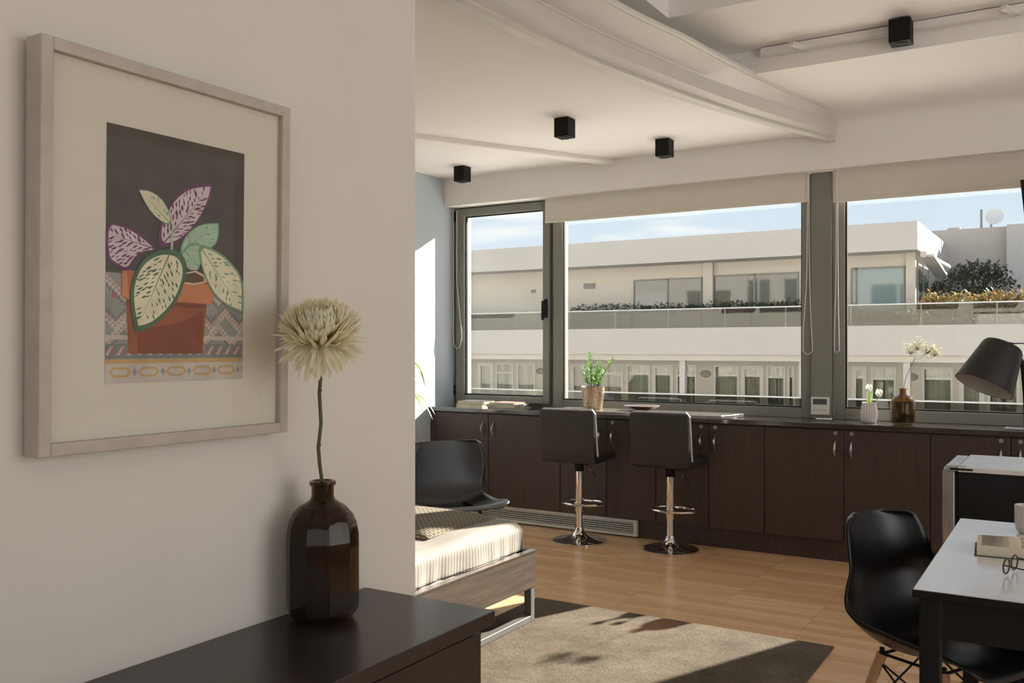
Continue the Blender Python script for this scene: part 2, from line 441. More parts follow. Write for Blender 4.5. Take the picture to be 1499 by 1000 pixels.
# thin raised strip across the left ceiling
d = Vector((.79, 1.5, 0)).normalized(); nn = Vector((d.y, -d.x, 0))
a0 = Vector((-3.90, 4.66, 0)) - d * 2.2; a1 = Vector((-2.98, 6.34, 0))
b = MB()
q = [a0 - nn * .05, a1 - nn * .05, a1 + nn * .05, a0 + nn * .05]
b.prism([(p.x, p.y) for p in q], ZC - .035, ZC + .01)
struct(b.build('trim_2', M_ceil, bev=.008))

# ------------------------------------------------------------------ windows (grey aluminium)
def frame_rect(b, x0, x1, z0, z1, y0, y1, wl, wr, wb, wt):
    b.box(x0, x0 + wl, y0, y1, z0, z1).box(x1 - wr, x1, y0, y1, z0, z1)
    b.box(x0 + wl, x1 - wr, y0, y1, z0, z0 + wb).box(x0 + wl, x1 - wr, y0, y1, z1 - wt, z1)
w1 = thing('window_1', (-4.08, 6.5, .9), kind='structure')
b = MB(); frame_rect(b, -4.538, -3.57, .895, 2.60, 6.47, 6.54, .02, .03, .03, .04); b.build('window_frame', M_grey, w1, bev=.003)
sash = MB(); frame_rect(sash, -4.515, -3.60, .925, 2.56, 6.43, 6.50, .085, .06, .055, .065); sash = sash.build('sash', M_grey, w1, bev=.004)
b = MB(); frame_rect(b, -4.432, -3.658, .98, 2.497, 6.455, 6.475, .012, .012, .012, .012); b.build('gasket', M_black, sash)
MB().box(-4.435, -3.655, 6.462, 6.468, .975, 2.50).build('window_pane', G_win, w1)
hx = -3.628
h_ = MB(); h_.box(hx - .014, hx + .014, 6.415, 6.43, 1.62, 1.77); h_.tube([(hx, 6.42, 1.74), (hx, 6.385, 1.74)], .011)
h_.box(hx - .013, hx + .007, 6.372, 6.388, 1.60, 1.755); h_.build('window_handle', M_black, w1, bev=.004)
b = MB()
for z in (1.02, 2.50): b.box(-4.535, -4.512, 6.43, 6.455, z - .04, z + .04)
b.build('hinge', M_black, w1)
w2 = thing('window_2', (-2.55, 6.5, .9), kind='structure')
b = MB(); frame_rect(b, -3.57, -1.53, .895, 2.60, 6.44, 6.54, .085, .08, .07, .06); b.build('window_frame', M_grey, w2, bev=.004)
b = MB(); frame_rect(b, -3.487, -1.608, .963, 2.50, 6.455, 6.475, .01, .01, .012, .01); b.build('gasket', M_black, w2)
MB().box(-3.49, -1.605, 6.462, 6.468, .96, 2.50).build('window_pane', G_win, w2)
w3 = thing('window_3', (-.8, 6.5, .9), kind='structure')
b = MB(); frame_rect(b, -1.41, -.12, .895, 2.60, 6.44, 6.54, .085, .06, .075, .06); b.build('window_frame', M_grey, w3, bev=.004)
b = MB(); frame_rect(b, -1.327, -.178, .968, 2.50, 6.455, 6.475, .014, .01, .012, .01); b.build('gasket', M_black, w3)
MB().box(-1.33, -.175, 6.462, 6.468, .965, 2.50).build('window_pane', G_win, w3)
col = thing('trim_3', (-1.47, 6.42, .9), kind='structure')
MB().box(-1.535, -1.405, 6.405, 6.56, .90, 2.60).build('column_cladding', M_grey, col, bev=.004)
MB().box(-1.402, -1.394, 6.425, 6.44, .92, 2.58).build('edge_bead', M_steel, col)

# roller blinds with their beaded cords
def blind(x0, x1, zb, label, cords):
    t = thing('roller_blind', ((x0 + x1) / 2, 6.37, zb), label, 'blind', 'rolled up cream roller blinds')
    MB().box(x0, x1, 6.366, 6.370, zb, 2.62).build('blind_fabric', M_blind, t)
    MB().box(x0, x1, 6.360, 6.376, zb - .004, zb + .022).build('bottom_bar', M_blind, t, bev=.004)
    for (cx, zt, zlo, w_) in cords:
        pts = []
        for k in range(21):
            s_ = k / 20
            pts.append((cx - w_ * (s_ ** 2) * (1 + .3 * sin(s_ * 9)), 6.352, zt - (zt - zlo) * s_))
        for k in range(1, 6):
            a = pi * k / 6
            pts.append((cx - w_ * cos(a) * .9, 6.352, zlo - w_ * .9 * sin(a)))
        for k in range(21):
            s_ = 1 - k / 20
            pts.append((cx + .008 + w_ * (s_ ** 3) * .9, 6.352, zt - (zt - zlo) * s_))
        MB().tube(pts, .0026, 6).build('cord', M_white, t)
blind(-3.60, -1.545, 2.375, 'wide cream roller blind, mostly rolled up, over the big centre window', [(-1.548, 2.57, 1.36, .028)])
blind(-1.385, 0.05, 2.355, 'cream roller blind, mostly rolled up, right of the grey window column', [(-1.36, 2.57, 1.36, .012)])
# loose cord of the left window
t = thing('blind_cord', (-4.51, 6.41, 2.5), 'thin white blind cord hanging in a loop left of the opening window', 'cord')
pts = [(-4.525, 6.41, 2.55 - 1.05 * k / 20) for k in range(21)] + [(-4.48 + .045 * -cos(a), 6.405, 1.5 - .13 * sin(a) * 1.0) for a in [pi * k / 8 for k in range(1, 9)]] + [(-4.435 - .05 * min(1, k / 8) + .0 * k, 6.405, 1.5 + 1.05 * k / 20) for k in range(1, 21)]
MB().tube(pts, .0028, 6).build('cord', M_white, t)

# thermostat
t = thing('thermostat', (-1.47, 6.40, .98), 'white wall thermostat with a dark display on the grey window column', 'thermostat')
MB().box(-1.535, -1.415, 6.385, 6.405, .925, 1.045).build('housing', M_white, t, bev=.004)
MB().box(-1.52, -1.43, 6.382, 6.386, .995, 1.033).build('display', mat('lcd_grey', (.10, .11, .10), .25), t)
MB().box(-1.52, -1.43, 6.383, 6.386, .957, .959).build('seam', M_grey, t)

# ------------------------------------------------------------------ cabinets, worktops, grille
CF = 6.10
xs = [-4.538, -3.967, -3.32, -2.933, -2.546, -2.158, -1.77, -1.262, -.754, -.322, .11]
units = [(0, 1, 2), (2, 3, 4), (4, 5, 6), (6, 7, 8), (8, 9, 10)]
ulabel = ['wide dark brown two-door cabinet at the left end under the opening window',
          'dark brown two-door cabinet behind the left bar stool',
          'dark brown two-door cabinet behind and right of the second bar stool',
          'dark brown two-door cabinet with locks below the grey window column',
          'dark brown two-door cabinet partly hidden behind the mini fridge']
def handle(b, x, z0, z1, y):
    pts = []
    for k in range(13):
        a = k / 12
        pts.append((x, y - .004 - .026 * sin(pi * a), z0 + (z1 - z0) * a))
    rs = [.0035 + .0045 * sin(pi * k / 12) for k in range(13)]
    b.tube(pts, rs, 8)
for ui, (i0, im, i1) in enumerate(units):
    x0, xm, x1 = xs[i0], xs[im], xs[i1]
    t = thing('cabinet', ((x0 + x1) / 2, CF, 0), ulabel[ui], 'cabinet', 'dark brown cabinets under the windows')
    b = MB(); b.box(x0 + .001, x1 - .001, CF + .02, 6.52, .135, .86); b.build('body', M_wenge, t)
    MB().box(x0 + .0005, x1 - .0005, CF + .05, CF + .07, 0, .135).build('plinth', M_wenge, t)
    for k, (a, c_) in enumerate(((x0, xm), (xm, x1))):
        d_ = MB().box(a + .0025, c_ - .0025, CF, CF + .019, .14, .853).build('door', M_wenge, t, bev=.002)
        hxx = c_ - .05 if k == 0 else a + .05
        hb = MB(); handle(hb, hxx, .675, .785, CF); hb.build('handle', M_steel, d_)
        if ui >= 1 and (ui > 1 or k == 1):
            MB().lathe([(0, -.006), (.011, -.006), (.013, -.003), (.013, .003), (0, .003)], seg=16, M=Matrix.Translation((hxx, CF - .002, .832)) @ Matrix.Rotation(radians(90), 4, 'X')).build('lock', M_steel, d_)
tag(MB().box(-4.538, -1.60, CF - .02, 6.50, .862, .895).build('worktop', M_wengetop, bev=.003), 'long dark glossy worktop on the cabinets under the left and centre windows', 'worktop')
tag(MB().box(-1.598, .8, CF - .03, 6.50, .862, .895).build('worktop', M_wengetop, bev=.003), 'dark worktop section with the ribbed vase and amber bottle on it', 'worktop')
# rounded bar top projecting over the middle
poly = [(-3.35, 6.30)] + [(-3.35, 5.99)] + [(-3.30, 5.945)] + [(-2.13, 5.945)] + arc(-2.13, 6.045, .10, -pi / 2, 0, 8)[1:] + [(-2.0, 6.12), (-1.97, 6.30)]
tag(MB().prism(poly, .8965, .921).build('breakfast_counter', mat('polished_grey_top', (.21, .19, .175), .14, spec=.8), bev=.004), 'polished grey breakfast counter slab with rounded corner projecting above the stools', 'counter')
t = thing('convector_grille', (-3.4, CF + .02, 0), 'long white slotted heating grille in the plinth behind the left stool', 'grille')
gx0, gx1 = -4.45, -2.70
b = MB(); frame_rect(b, gx0, gx1, .012, .132, CF + .020, CF + .049, .03, .03, .02, .022); b.build('grille_frame', M_white, t, bev=.002)
MB().box(gx0 + .02, gx1 - .02, CF + .042, CF + .046, .02, .12).build('backing', M_black, t)
b = MB()
for k in range(5):
    z = .038 + k * .0155
    b.box(gx0 + .025, gx1 - .025, CF + .024, CF + .041, z, z + .006)
b.build('slats', M_white, t)

# ------------------------------------------------------------------ ceiling cube spots
def cube_spot(name, x, y, zt, label, grp='black cube ceiling spotlights', s_=.098, h_=.118):
    t = thing(name, (x, y, zt), label, 'ceiling light', grp)
    b = MB(); b.box(x - s_ / 2, x + s_ / 2, y - s_ / 2, y + s_ / 2, zt - h_, zt - .001); b.build('housing', M_blackmatt, t, bev=.002)
    b = MB().lathe([(0, zt - h_ - .001), (.034, zt - h_ - .001), (.036, zt - h_ - .004), (.031, zt - h_ - .004), (.029, zt - h_ - .0015), (0, zt - h_ - .0015)], x, y, 24)
    b.build('lamp_ring', M_blackmatt, t)
cube_spot('ceiling_spotlight', -2.70, 5.02, ZC, 'black cube ceiling spotlight nearest to the camera on the lower ceiling')
cube_spot('ceiling_spotlight', -2.39, 5.88, ZC, 'black cube ceiling spotlight above the right bar stool')
cube_spot('ceiling_spotlight', -4.10, 5.93, ZC, 'small black cube ceiling spotlight by the blue wall corner')
# track on the step of the right ceiling, with its cube spot
t = thing('lighting_track', (0, 5.12, 3.08), 'white ceiling track rail along the step of the right ceiling', 'track')
MB().box(-1.52, 2.4, 5.155, 5.195, 3.03, 3.075).build('rail', M_ceil, t, bev=.003)
MB().box(-1.52, 2.4, 5.150, 5.157, 3.024, 3.034).build('rail_lip', M_white, t)
for xx in (-1.29, -.27):
    MB().boxm(Matrix.Translation((xx, 5.12, 3.035)) @ Matrix.Rotation(radians(68), 4, 'Z'), .15, .028, .02).build('bracket', M_white, t)
cube_spot('ceiling_spotlight', -.77, 5.10, 3.072, 'larger black cube spotlight on the white track at upper right', s_=.105, h_=.12)

# ------------------------------------------------------------------ rug
tag(MB().box(-2.522, -.944, 2.05, 4.366, .0, .010).build('rug', M_rug, bev=.004), 'taupe short pile rug on the wooden floor, sunlit', 'rug')

# ------------------------------------------------------------------ bar stools
M_lever = mat('black_grip', (.02, .02, .02), .45)
def make_stool():
    t = thing('bar_stool', (0, 0, 0), '', 'bar stool', 'black bar stools at the counter')
    # side profile of the upholstered shell, y forward, z up
    hw = .205
    def shell(prof, w_, name, m, bev):
        b = MB(); b.prism([(p[0], p[1] + .03) for p in prof], -w_, w_, 'x'); return b.build(name, m, t, bev=bev, seg=4)
    shell([(-.215, .595), (-.205, .560), (-.16, .545), (.16, .548), (.19, .565), (.195, .59), (.17, .607), (-.12, .600), (-.148, .615)], hw, 'seat', M_leather, .014)
    shell([(-.195, .560), (-.212, .60), (-.212, .70), (-.218, .80), (-.228, .905), (-.215, .918), (-.190, .912), (-.178, .80), (-.165, .68), (-.150, .615), (-.16, .575)], hw, 'backrest', M_leather, .012)
    # white edge band around the back, both sides and top
    pts = []
    for s_ in (-1,):
        pts += [(-hw - .001, -.150, .60), (-hw - .001, -.166, .68), (-hw - .001, -.182, .80), (-hw + .0, -.196, .895)]
    pts += [(-hw + .02, -.199, .920), (hw - .02, -.199, .920), (hw + .0, -.196, .895), (hw + .001, -.182, .80), (hw + .001, -.166, .68), (hw + .001, -.150, .60)]
    pts = [(p[0], p[1], p[2] + .03) for p in pts]
    MB().tube(pts, .0085, 8).build('white_piping', M_piping, t)
    MB().lathe([(0, .50), (.033, .50), (.033, .55), (.09, .574), (0, .574)], seg=24).build('seat_mount', M_blackmatt, t)
    MB().lathe([(0, .21), (.029, .21), (.030, .215), (.030, .55), (0, .55)], seg=28).build('gas_column', M_chrome, t)
    MB().lathe([(0, .04), (.025, .04), (.025, .212), (0, .212)], seg=28).build('lower_column', M_chrome, t)
    MB().lathe([(0, .0), (.186, .0), (.192, .004), (.192, .009), (.18, .014), (.14, .020), (.10, .028), (.065, .042), (.045, .062), (.034, .083), (.030, .098), (0, .098)], seg=56).build('base_plate', M_chrome, t)
    a = [(0.0, 0, .255)]
    ring = [(.16 * cos(q) * 1.0, .075 + .12 * sin(q), .262) for q in [2 * pi * k / 32 for k in range(32)]]
    fr = MB(); fr.tube(ring, .0095, 8, closed=True); fr.tube([(0, 0, .262), (0, -.05, .262)], .012); fr.lathe([(.030, .245), (.037, .245), (.037, .28), (.030, .28)], seg=24, closed=True); fr.build('footrest', M_chrome, t)
    lv = MB(); lv.tube([(.02, .0, .56), (.075, -.02, .545), (.115, -.03, .50)], .0045, 8); lv = lv.build('lever', M_chrome, t)
    MB().tube([(.110, -.03, .506), (.14, -.035, .475)], [.008, .010], 10).build('grip', M_lever, lv)
    return t
st = make_stool()
st.location = (-3.02, 5.835, 0); st.rotation_euler = (0, 0, radians(3)); st['label'] = 'black bar stool with chrome base in front of the potted plant'
dup(st, (-2.357, 5.905, 0), radians(1), 'black bar stool with chrome base below the copper dish')

# ------------------------------------------------------------------ objects on the counter
CT = .895
def make_book(x, y, z, w_, d_, h_, rz, col, label, grp):
    t = thing('book', (x, y, z), label, 'book', grp)
    c = MB(); c.box(x - w_ / 2, x + w_ / 2, y - d_ / 2, y + d_ / 2, z, z + .0018); c.box(x - w_ / 2, x + w_ / 2, y - d_ / 2, y + d_ / 2, z + h_ - .0018, z + h_)
    c.box(x - w_ / 2, x - w_ / 2 + .002, y - d_ / 2, y + d_ / 2, z, z + h_); c.build('cover', col, t)
    MB().box(x - w_ / 2 + .002, x + w_ / 2 - .003, y - d_ / 2 + .003, y + d_ / 2 - .003, z + .0018, z + h_ - .0018).build('pages', M_pages, t)
    t.rotation_euler = (0, 0, rz)
    return t
M_pages = mat('book_pages', (.66, .60, .46), .9, bump=.2, bscale=300, vary=.10, vscale=60, stretch=(1, 1, 40))
bx, _ = W(697, 590, 6.27)
make_book(bx, 6.27, CT, .27, .19, .028, radians(-4), mat('book_cream', (.62, .55, .38), .6), 'thick cream book at the bottom of the left counter stack', 'books on the counter')
make_book(bx + .0, 6.27, CT + .028, .26, .18, .022, radians(2), mat('book_dark', (.09, .08, .07), .5), 'dark covered book on top of the left counter stack', 'books on the counter')
bx, _ = W(744, 590, 6.27)
cols = [('mag_brown', (.30, .24, .20)), ('mag_white', (.66, .66, .66)), ('mag_grey', (.34, .36, .40)), ('mag_red', (.48, .30, .24))]
mlab = ['brown magazine at the bottom of the right counter stack', 'white magazine second from bottom in the counter stack', 'blue grey magazine third from bottom in the counter stack', 'reddish magazine on top of the right counter stack']
z = CT
for k, (nm, cc) in enumerate(cols):
    hh = (.010, .014, .011, .012)[k]
    make_book(bx + (.012, -.01, .0, -.006)[k], 6.27, z, (.29, .27, .28, .22)[k], .20, hh, radians((3, -3, 5, -2)[k]), mat(nm, cc, .35), mlab[k], 'books on the counter')
    z += hh

# leaves
def leaf(b, base, direction, length, width, bend=0.3, mi=0, up=Vector((0, 0, 1)), fold=.25, n=7, tipsharp=1.0):
    d_ = Vector(direction).normalized()
    side = d_.cross(up)
    if side.length < .05: side = d_.cross(Vector((1, 0, 0)))
    side.normalize(); nrm = side.cross(d_)
    p = Vector(base); rows = []
    for i in range(n + 1):
        s_ = i / n
        w_ = width * .5 * (sin(pi * min(1, s_ ** .8 * .96 + .04)) ** .8)
        rows.append((p - side * w_ + nrm * w_ * fold, p.copy(), p + side * w_ + nrm * w_ * fold))
        dd = (d_ - Vector((0, 0, 1)) * bend * s_).normalized()
        nrm = side.cross(dd)
        p = p + dd * length / n
    vs = [[b.b.verts.new(q) for q in r] for r in rows]
    for i in range(n):
        b.b.faces.new((vs[i][0], vs[i][1], vs[i + 1][1], vs[i + 1][0])).material_index = mi
        b.b.faces.new((vs[i][1], vs[i][2], vs[i + 1][2], vs[i + 1][1])).material_index = mi

def leafmat(name, col, trans=.35):
    m = bpy.data.materials.new(name); m.use_nodes = True
    n = m.node_tree.nodes; l = m.node_tree.links; p = n['Principled BSDF']; o = n['Material Output']
    t = n.new('ShaderNodeTexCoord'); nz = n.new('ShaderNodeTexNoise'); nz.inputs['Scale'].default_value = 18; l.new(t.outputs['Object'], nz.inputs['Vector'])
    r = n.new('ShaderNodeValToRGB'); r.color_ramp.elements[0].color = (col[0] * .75, col[1] * .8, col[2] * .75, 1); r.color_ramp.elements[1].color = (col[0] * 1.2, col[1] * 1.15, col[2] * 1.1, 1)
    l.new(nz.outputs['Fac'], r.inputs[0]); l.new(r.outputs[0], p.inputs['Base Color']); p.inputs['Roughness'].default_value = .4
    tl = n.new('ShaderNodeBsdfTranslucent'); l.new(r.outputs[0], tl.inputs[0])
    mx = n.new('ShaderNodeMixShader'); mx.inputs[0].default_value = trans
    l.new(p.outputs[0], mx.inputs[1]); l.new(tl.outputs[0], mx.inputs[2]); l.new(mx.outputs[0], o.inputs[0])
    return m
M_zz = leafmat('zz_leaf_green', (.16, .34, .05))
M_stemg = mat('stem_green', (.12, .17, .05), .5)
px, _ = W(868, 600, 6.17); py = 6.17
BT = .921
t = thing('potted_plant', (px, py, BT), 'small green leafy plant in a hammered brass pot on the counter', 'plant')
def hammered(name, col):
    m = bpy.data.materials.new(name); m.use_nodes = True; n = m.node_tree.nodes; l = m.node_tree.links; b = n['Principled BSDF']
    b.inputs['Base Color'].default_value = tuple(col) + (1,); b.inputs['Metallic'].default_value = .85; b.inputs['Roughness'].default_value = .35
    tt = n.new('ShaderNodeTexCoord'); v = n.new('ShaderNodeTexVoronoi'); v.inputs['Scale'].default_value = 75; l.new(tt.outputs['Object'], v.inputs['Vector'])
    bp = n.new('ShaderNodeBump'); bp.inputs['Strength'].default_value = .8; bp.inputs['Distance'].default_value = .004; l.new(v.outputs['Distance'], bp.inputs['Height']); l.new(bp.outputs[0], b.inputs['Normal'])
    return m
M_brass = hammered('hammered_brass', (.50, .37, .25))
ph = .165
MB().lathe([(0, BT), (.066, BT), (.070, BT + .004), (.078, BT + .07), (.088, BT + ph), (.090, BT + ph + .002), (.086, BT + ph + .002), (.082, BT + ph - .01), (.080, BT + ph - .02), (0, BT + ph - .02)], px, py, 40).build('pot', M_brass, t)
MB().lathe([(0, BT + ph - .017), (.081, BT + ph - .017)], px, py, 24).build('soil', mat('soil', (.04, .028, .02), .95, bump=.5, bscale=120), t)
random.seed(5)
fol = MB(); stm = MB()
for (dx, dy, hgt, lean) in ((-.01, 0, .26, -.02), (.02, .02, .22, .12), (-.03, -.01, .17, -.035), (.015, -.02, .15, .05), (0, .02, .2, .03), (-.02, .01, .13, -.05)):
    base = Vector((px + dx, py + dy, BT + ph - .03)); pts = []
    for k in range(11):
        s_ = k / 10
        pts.append(base + Vector((lean * s_ ** 1.5 * 1.0, dy * s_, hgt * s_)))
    stm.tube(pts, [.0045 - .003 * k / 10 for k in range(11)], 6)
    nl = int(hgt / .0155)
    for k in range(3, nl + 1):
        s_ = k / nl; p = base + Vector((lean * s_ ** 1.5, dy * s_, hgt * s_))
        for sd_ in (-1, 1):
            a = random.uniform(-.9, .9) + (0 if sd_ > 0 else pi)
            leaf(fol, p, (cos(a), sin(a) * .8, random.uniform(.5, 1.1)), random.uniform(.042, .06) * (1 - .25 * s_), .024, .25)
    leaf(fol, pts[-1], (lean, 0, .6), .05, .022, .1)
fol.build('leaves', M_zz, t, smooth=False, fix=False); stm.build('stems', M_stemg, t)

dx_, _ = W(940, 600, 6.2)
t = thing('dish', (dx_, 6.2, BT), 'shallow copper dish on the counter behind the second stool', 'dish')
MB().lathe([(0, BT), (.045, BT), (.05, BT + .006), (.10, BT + .020), (.133, BT + .034), (.134, BT + .037), (.131, BT + .037), (.098, BT + .024), (.05, BT + .010), (0, BT + .008)], dx_, 6.2, 48).build('bowl', mat('copper', (.72, .48, .33), .25, metal=1.0, vary=.05), t)

# ribbed white vase with tulips
vx, _ = W(1272, 610, 6.25); vy = 6.25
t = thing('ribbed_vase', (vx, vy, CT), 'small white ribbed vase beside the amber bottle', 'vase')
b = MB(); rings = []
profv = [(.036, 0), (.046, .01), (.050, .04), (.050, .075), (.045, .105), (.041, .128), (.040, .132), (.036, .130), (.038, .10), (.030, .03), (0, .02)]
for r, zz in profv:
    if r == 0: rings.append([b.b.verts.new((vx, vy, CT + zz))])
    else: rings.append([b.b.verts.new((vx + (r + .0015 * cos(20 * 2 * pi * k / 120)) * cos(2 * pi * k / 120), vy + (r + .0015 * cos(20 * 2 * pi * k / 120)) * sin(2 * pi * k / 120), CT + zz)) for k in range(120)])
b.b.faces.new(rings[0][::-1])
for i in range(len(rings) - 1):
    A, B = rings[i], rings[i + 1]
    for k in range(120):
        k2 = (k + 1) % 120
        if len(B) == 1: b.b.faces.new((A[k], A[k2], B[0]))
        else: b.b.faces.new((A[k], A[k2], B[k2], B[k]))
b.build('body', mat('white_ceramic', (.66, .62, .59), .4, vary=.02), t, ang=80)
M_petalw = leafmat('white_tulip_petal', (.82, .82, .74), .3)
M_tulipleaf = leafmat('tulip_leaf', (.28, .42, .10), .4)
def tulip(x0, y0, x1, y1, zt, label, leaves):
    z0 = CT + .03
    t = thing('tulip', (vx, vy, CT + .03), label, 'flower', 'white tulips in the ribbed vase')
    pts = [(x0 + (x1 - x0) * (k / 8) ** 1.6, y0 + (y1 - y0) * (k / 8) ** 1.6, z0 + (zt - z0) * k / 8) for k in range(9)]
    MB().tube(pts, .0025, 8).build('stem', M_stemg, t)
    b = MB()
    for k in range(6):
        a = k * pi / 3; rr = .013 if k % 2 else .015
        def fn(s_, w_, a=a, rr=rr):
            w2 = (w_ - .5) * 2; th = a + w2 * .62 * (sin(pi * min(1, s_ * .85 + .12)))
            r = rr * (.25 + 1.1 * sin(pi * (s_ * .75 + .08))) * 1.1
            return (x1 + r * cos(th), y1 + r * sin(th), zt + .046 * s_ - .004 * w2 * w2)
        b.grid(fn, 8, 6)
    b.build('petals', M_petalw, t, fix=False)
    b = MB()
    for (dx, dz, ln) in leaves:
        leaf(b, (x0, y0, z0 + .02), (dx, .1, dz), ln, .022, .25)
    b.build('leaves', M_tulipleaf, t, fix=False)
tulip(vx, vy, vx + .0, vy, CT + .205, 'upright white tulip standing taller in the ribbed vase', [(-.05, 1, .21), (.12, 1, .16)])
tulip(vx + .01, vy, vx + .062, vy - .01, CT + .175, 'white tulip leaning right out of the ribbed vase', [(.42, 1, .18)])

# small amber bottle with a spray of tiny white flowers
G_amber = amber('amber_glass', (.70, .55, .35)); G_amber2 = amber('amber_liquid', (.24, .15, .07)); G_brown = amber('brown_bottle_glass', (.41, .30, .20), rough=.03)
ax, _ = W(1321.5, 612, 6.22); ay = 6.22
t = thing('amber_bottle', (ax, ay, CT), 'small amber glass bottle on the counter by the right window', 'bottle')
ap = [(0, .003), (.055, .003), (.070, .010), (.073, .025), (.073, .135), (.069, .155), (.052, .175), (.028, .187), (.021, .195), (.020, .215), (.025, .218), (.025, .228), (.019, .229), (.016, .215), (.017, .195), (.026, .183), (.050, .170), (.065, .152), (.069, .134), (.069, .026), (.065, .014), (0, .010)]
MB().lathe([(r, CT + zz) for r, zz in ap], ax, ay, 48).build('glass_body', G_amber, t)
MB().lathe([(0, CT + .0105), (.064, CT + .0145), (.068, CT + .027), (.068, CT + .066), (0, CT + .066)], ax, ay, 40).build('water', G_amber2, t)
t = thing('flower_spray', (ax, ay, CT + .02), 'airy spray of tiny cream flowers in the small amber bottle', 'flower')
M_tiny = leafmat('tiny_cream_flowers', (.80, .74, .48), .4)
b = MB(); fl = MB(); top = Vector((ax + .075, ay - .02, CT + .47))
pts = [Vector((ax - .01, ay, CT + .02)), Vector((ax, ay, CT + .2)), Vector((ax + .02, ay - .005, CT + .3)), Vector((ax + .05, ay - .01, CT + .37)), Vector((ax + .07, ay - .02, CT + .41))]
b.tube(pts, .0022, 6)
random.seed(8)
for cl, (cx_, cz_, rr_) in enumerate(((.05, .475, .06), (.14, .475, .06), (.09, .50, .055), (.185, .46, .045))):
    c0 = Vector((ax + cx_, ay - .02, CT + cz_))
    for k in range(60):
        dv = Vector((random.gauss(0, 1), random.gauss(0, 1), random.gauss(0, .8))); dv.normalize(); p = c0 + dv * rr_ * random.uniform(.4, 1)
        b.tube([pts[-1] if k % 4 else pts[-2], c0 - Vector((0, 0, .03)), p], .0006, 3)
        for q in range(5):
            a = q * 2 * pi / 5
            leaf(fl, p, (cos(a), sin(a), .5), .0085, .006, .1, n=2)
b.build('stems', M_stemg, t); fl.build('blossoms', M_tiny, t, smooth=False, fix=False)
# bright metal clip on the counter near the right edge
gx, _ = W(1488, 626, 6.2)
tag(MB().box(gx - .06, gx + .05, 6.14, 6.24, CT, CT + .012).build('metal_tray', M_steel, bev=.004), 'small flat metal tray on the worktop above the fridge', 'tray')

# ------------------------------------------------------------------ bed
t = thing('bed', (-3.1, 3.0, 0), 'low bed with brown wood side board and steel loop legs', 'bed')
bx1, by1 = -2.31, 3.99; bx0, by0 = -3.75, 1.98
MB().box(bx1 - .03, bx1, by0, by1, .182, .362).build('side_board', M_bedwood, t, bev=.002)
MB().box(bx0, bx1 - .031, by1 - .03, by1, .182, .362).build('foot_board', M_bedwood, t, bev=.002)
MB().box(bx0, bx0 + .03, by0, by1 - .031, .182, .362).build('side_board', M_bedwood, t, bev=.002)
MB().box(bx0 + .03, bx1 - .031, by0, by0 + .03, .182, .362).build('head_board', M_bedwood, t, bev=.002)
MB().box(bx1 - .032, bx1 + .003, by0, by1 + .003, .358, .366).build('metal_edge', M_steel, t)
for yl in (3.62,):
    b = MB(); y1_ = by1 - .005; y0_ = 2.75
    b.box(bx1 - .045, bx1 - .005, y1_ - .035, y1_, .012, .182); b.box(bx1 - .045, bx1 - .005, y0_, y0_ + .035, .012, .182); b.box(bx1 - .045, bx1 - .005, y0_ + .035, y1_ - .035, .012, .042)
    b.build('leg', M_bedsteel, t, bev=.002)
b = MB(); b.box(bx0 + .005, bx0 + .045, by1 - .04, by1 - .005, .0, .182); b.box(bx0 + .005, bx0 + .045, by0 + .05, by0 + .085, .0, .182); b.box(bx0 + .005, bx0 + .045, by0 + .085, by1 - .04, .0, .03); b.build('leg', M_bedsteel, t, bev=.002)
b = MB().box(bx0 + .03, bx1 - .04, by0 + .03, by1 - .035, .20, .235); b.build('slatted_base', M_bedwood, t)
MB().box(bx0 + .05, bx1 - .06, by0 + .05, by1 - .06, .236, .46).build('mattress', M_white, t, bev=.04, seg=4)
# bedspread: draped surface with fine vertical pleats on the sides
def spread_mat():
    m = bpy.data.materials.new('striped_bedspread'); m.use_nodes = True; n = m.node_tree.nodes; l = m.node_tree.links; p = n['Principled BSDF']
    tt = n.new('ShaderNodeTexCoord'); wv = n.new('ShaderNodeTexWave'); wv.bands_direction = 'Y'; wv.inputs['Scale'].default_value = 14; wv.inputs['Distortion'].default_value = .25
    l.new(tt.outputs['Object'], wv.inputs['Vector'])
    r = n.new('ShaderNodeValToRGB'); r.color_ramp.elements[0].color = (.265, .235, .20, 1); r.color_ramp.elements[0].position = .25; r.color_ramp.elements[1].position = .6; r.color_ramp.elements[1].color = (.35, .325, .29, 1)
    l.new(wv.outputs['Fac'], r.inputs[0]); l.new(r.outputs[0], p.inputs['Base Color']); p.inputs['Roughness'].default_value = .8
    bp = n.new('ShaderNodeBump'); bp.inputs['Strength'].default_value = .12; bp.inputs['Distance'].default_value = .005; l.new(wv.outputs['Fac'], bp.inputs['Height']); l.new(bp.outputs[0], p.inputs['Normal'])
    return m
M_spread = spread_mat()
random.seed(3)
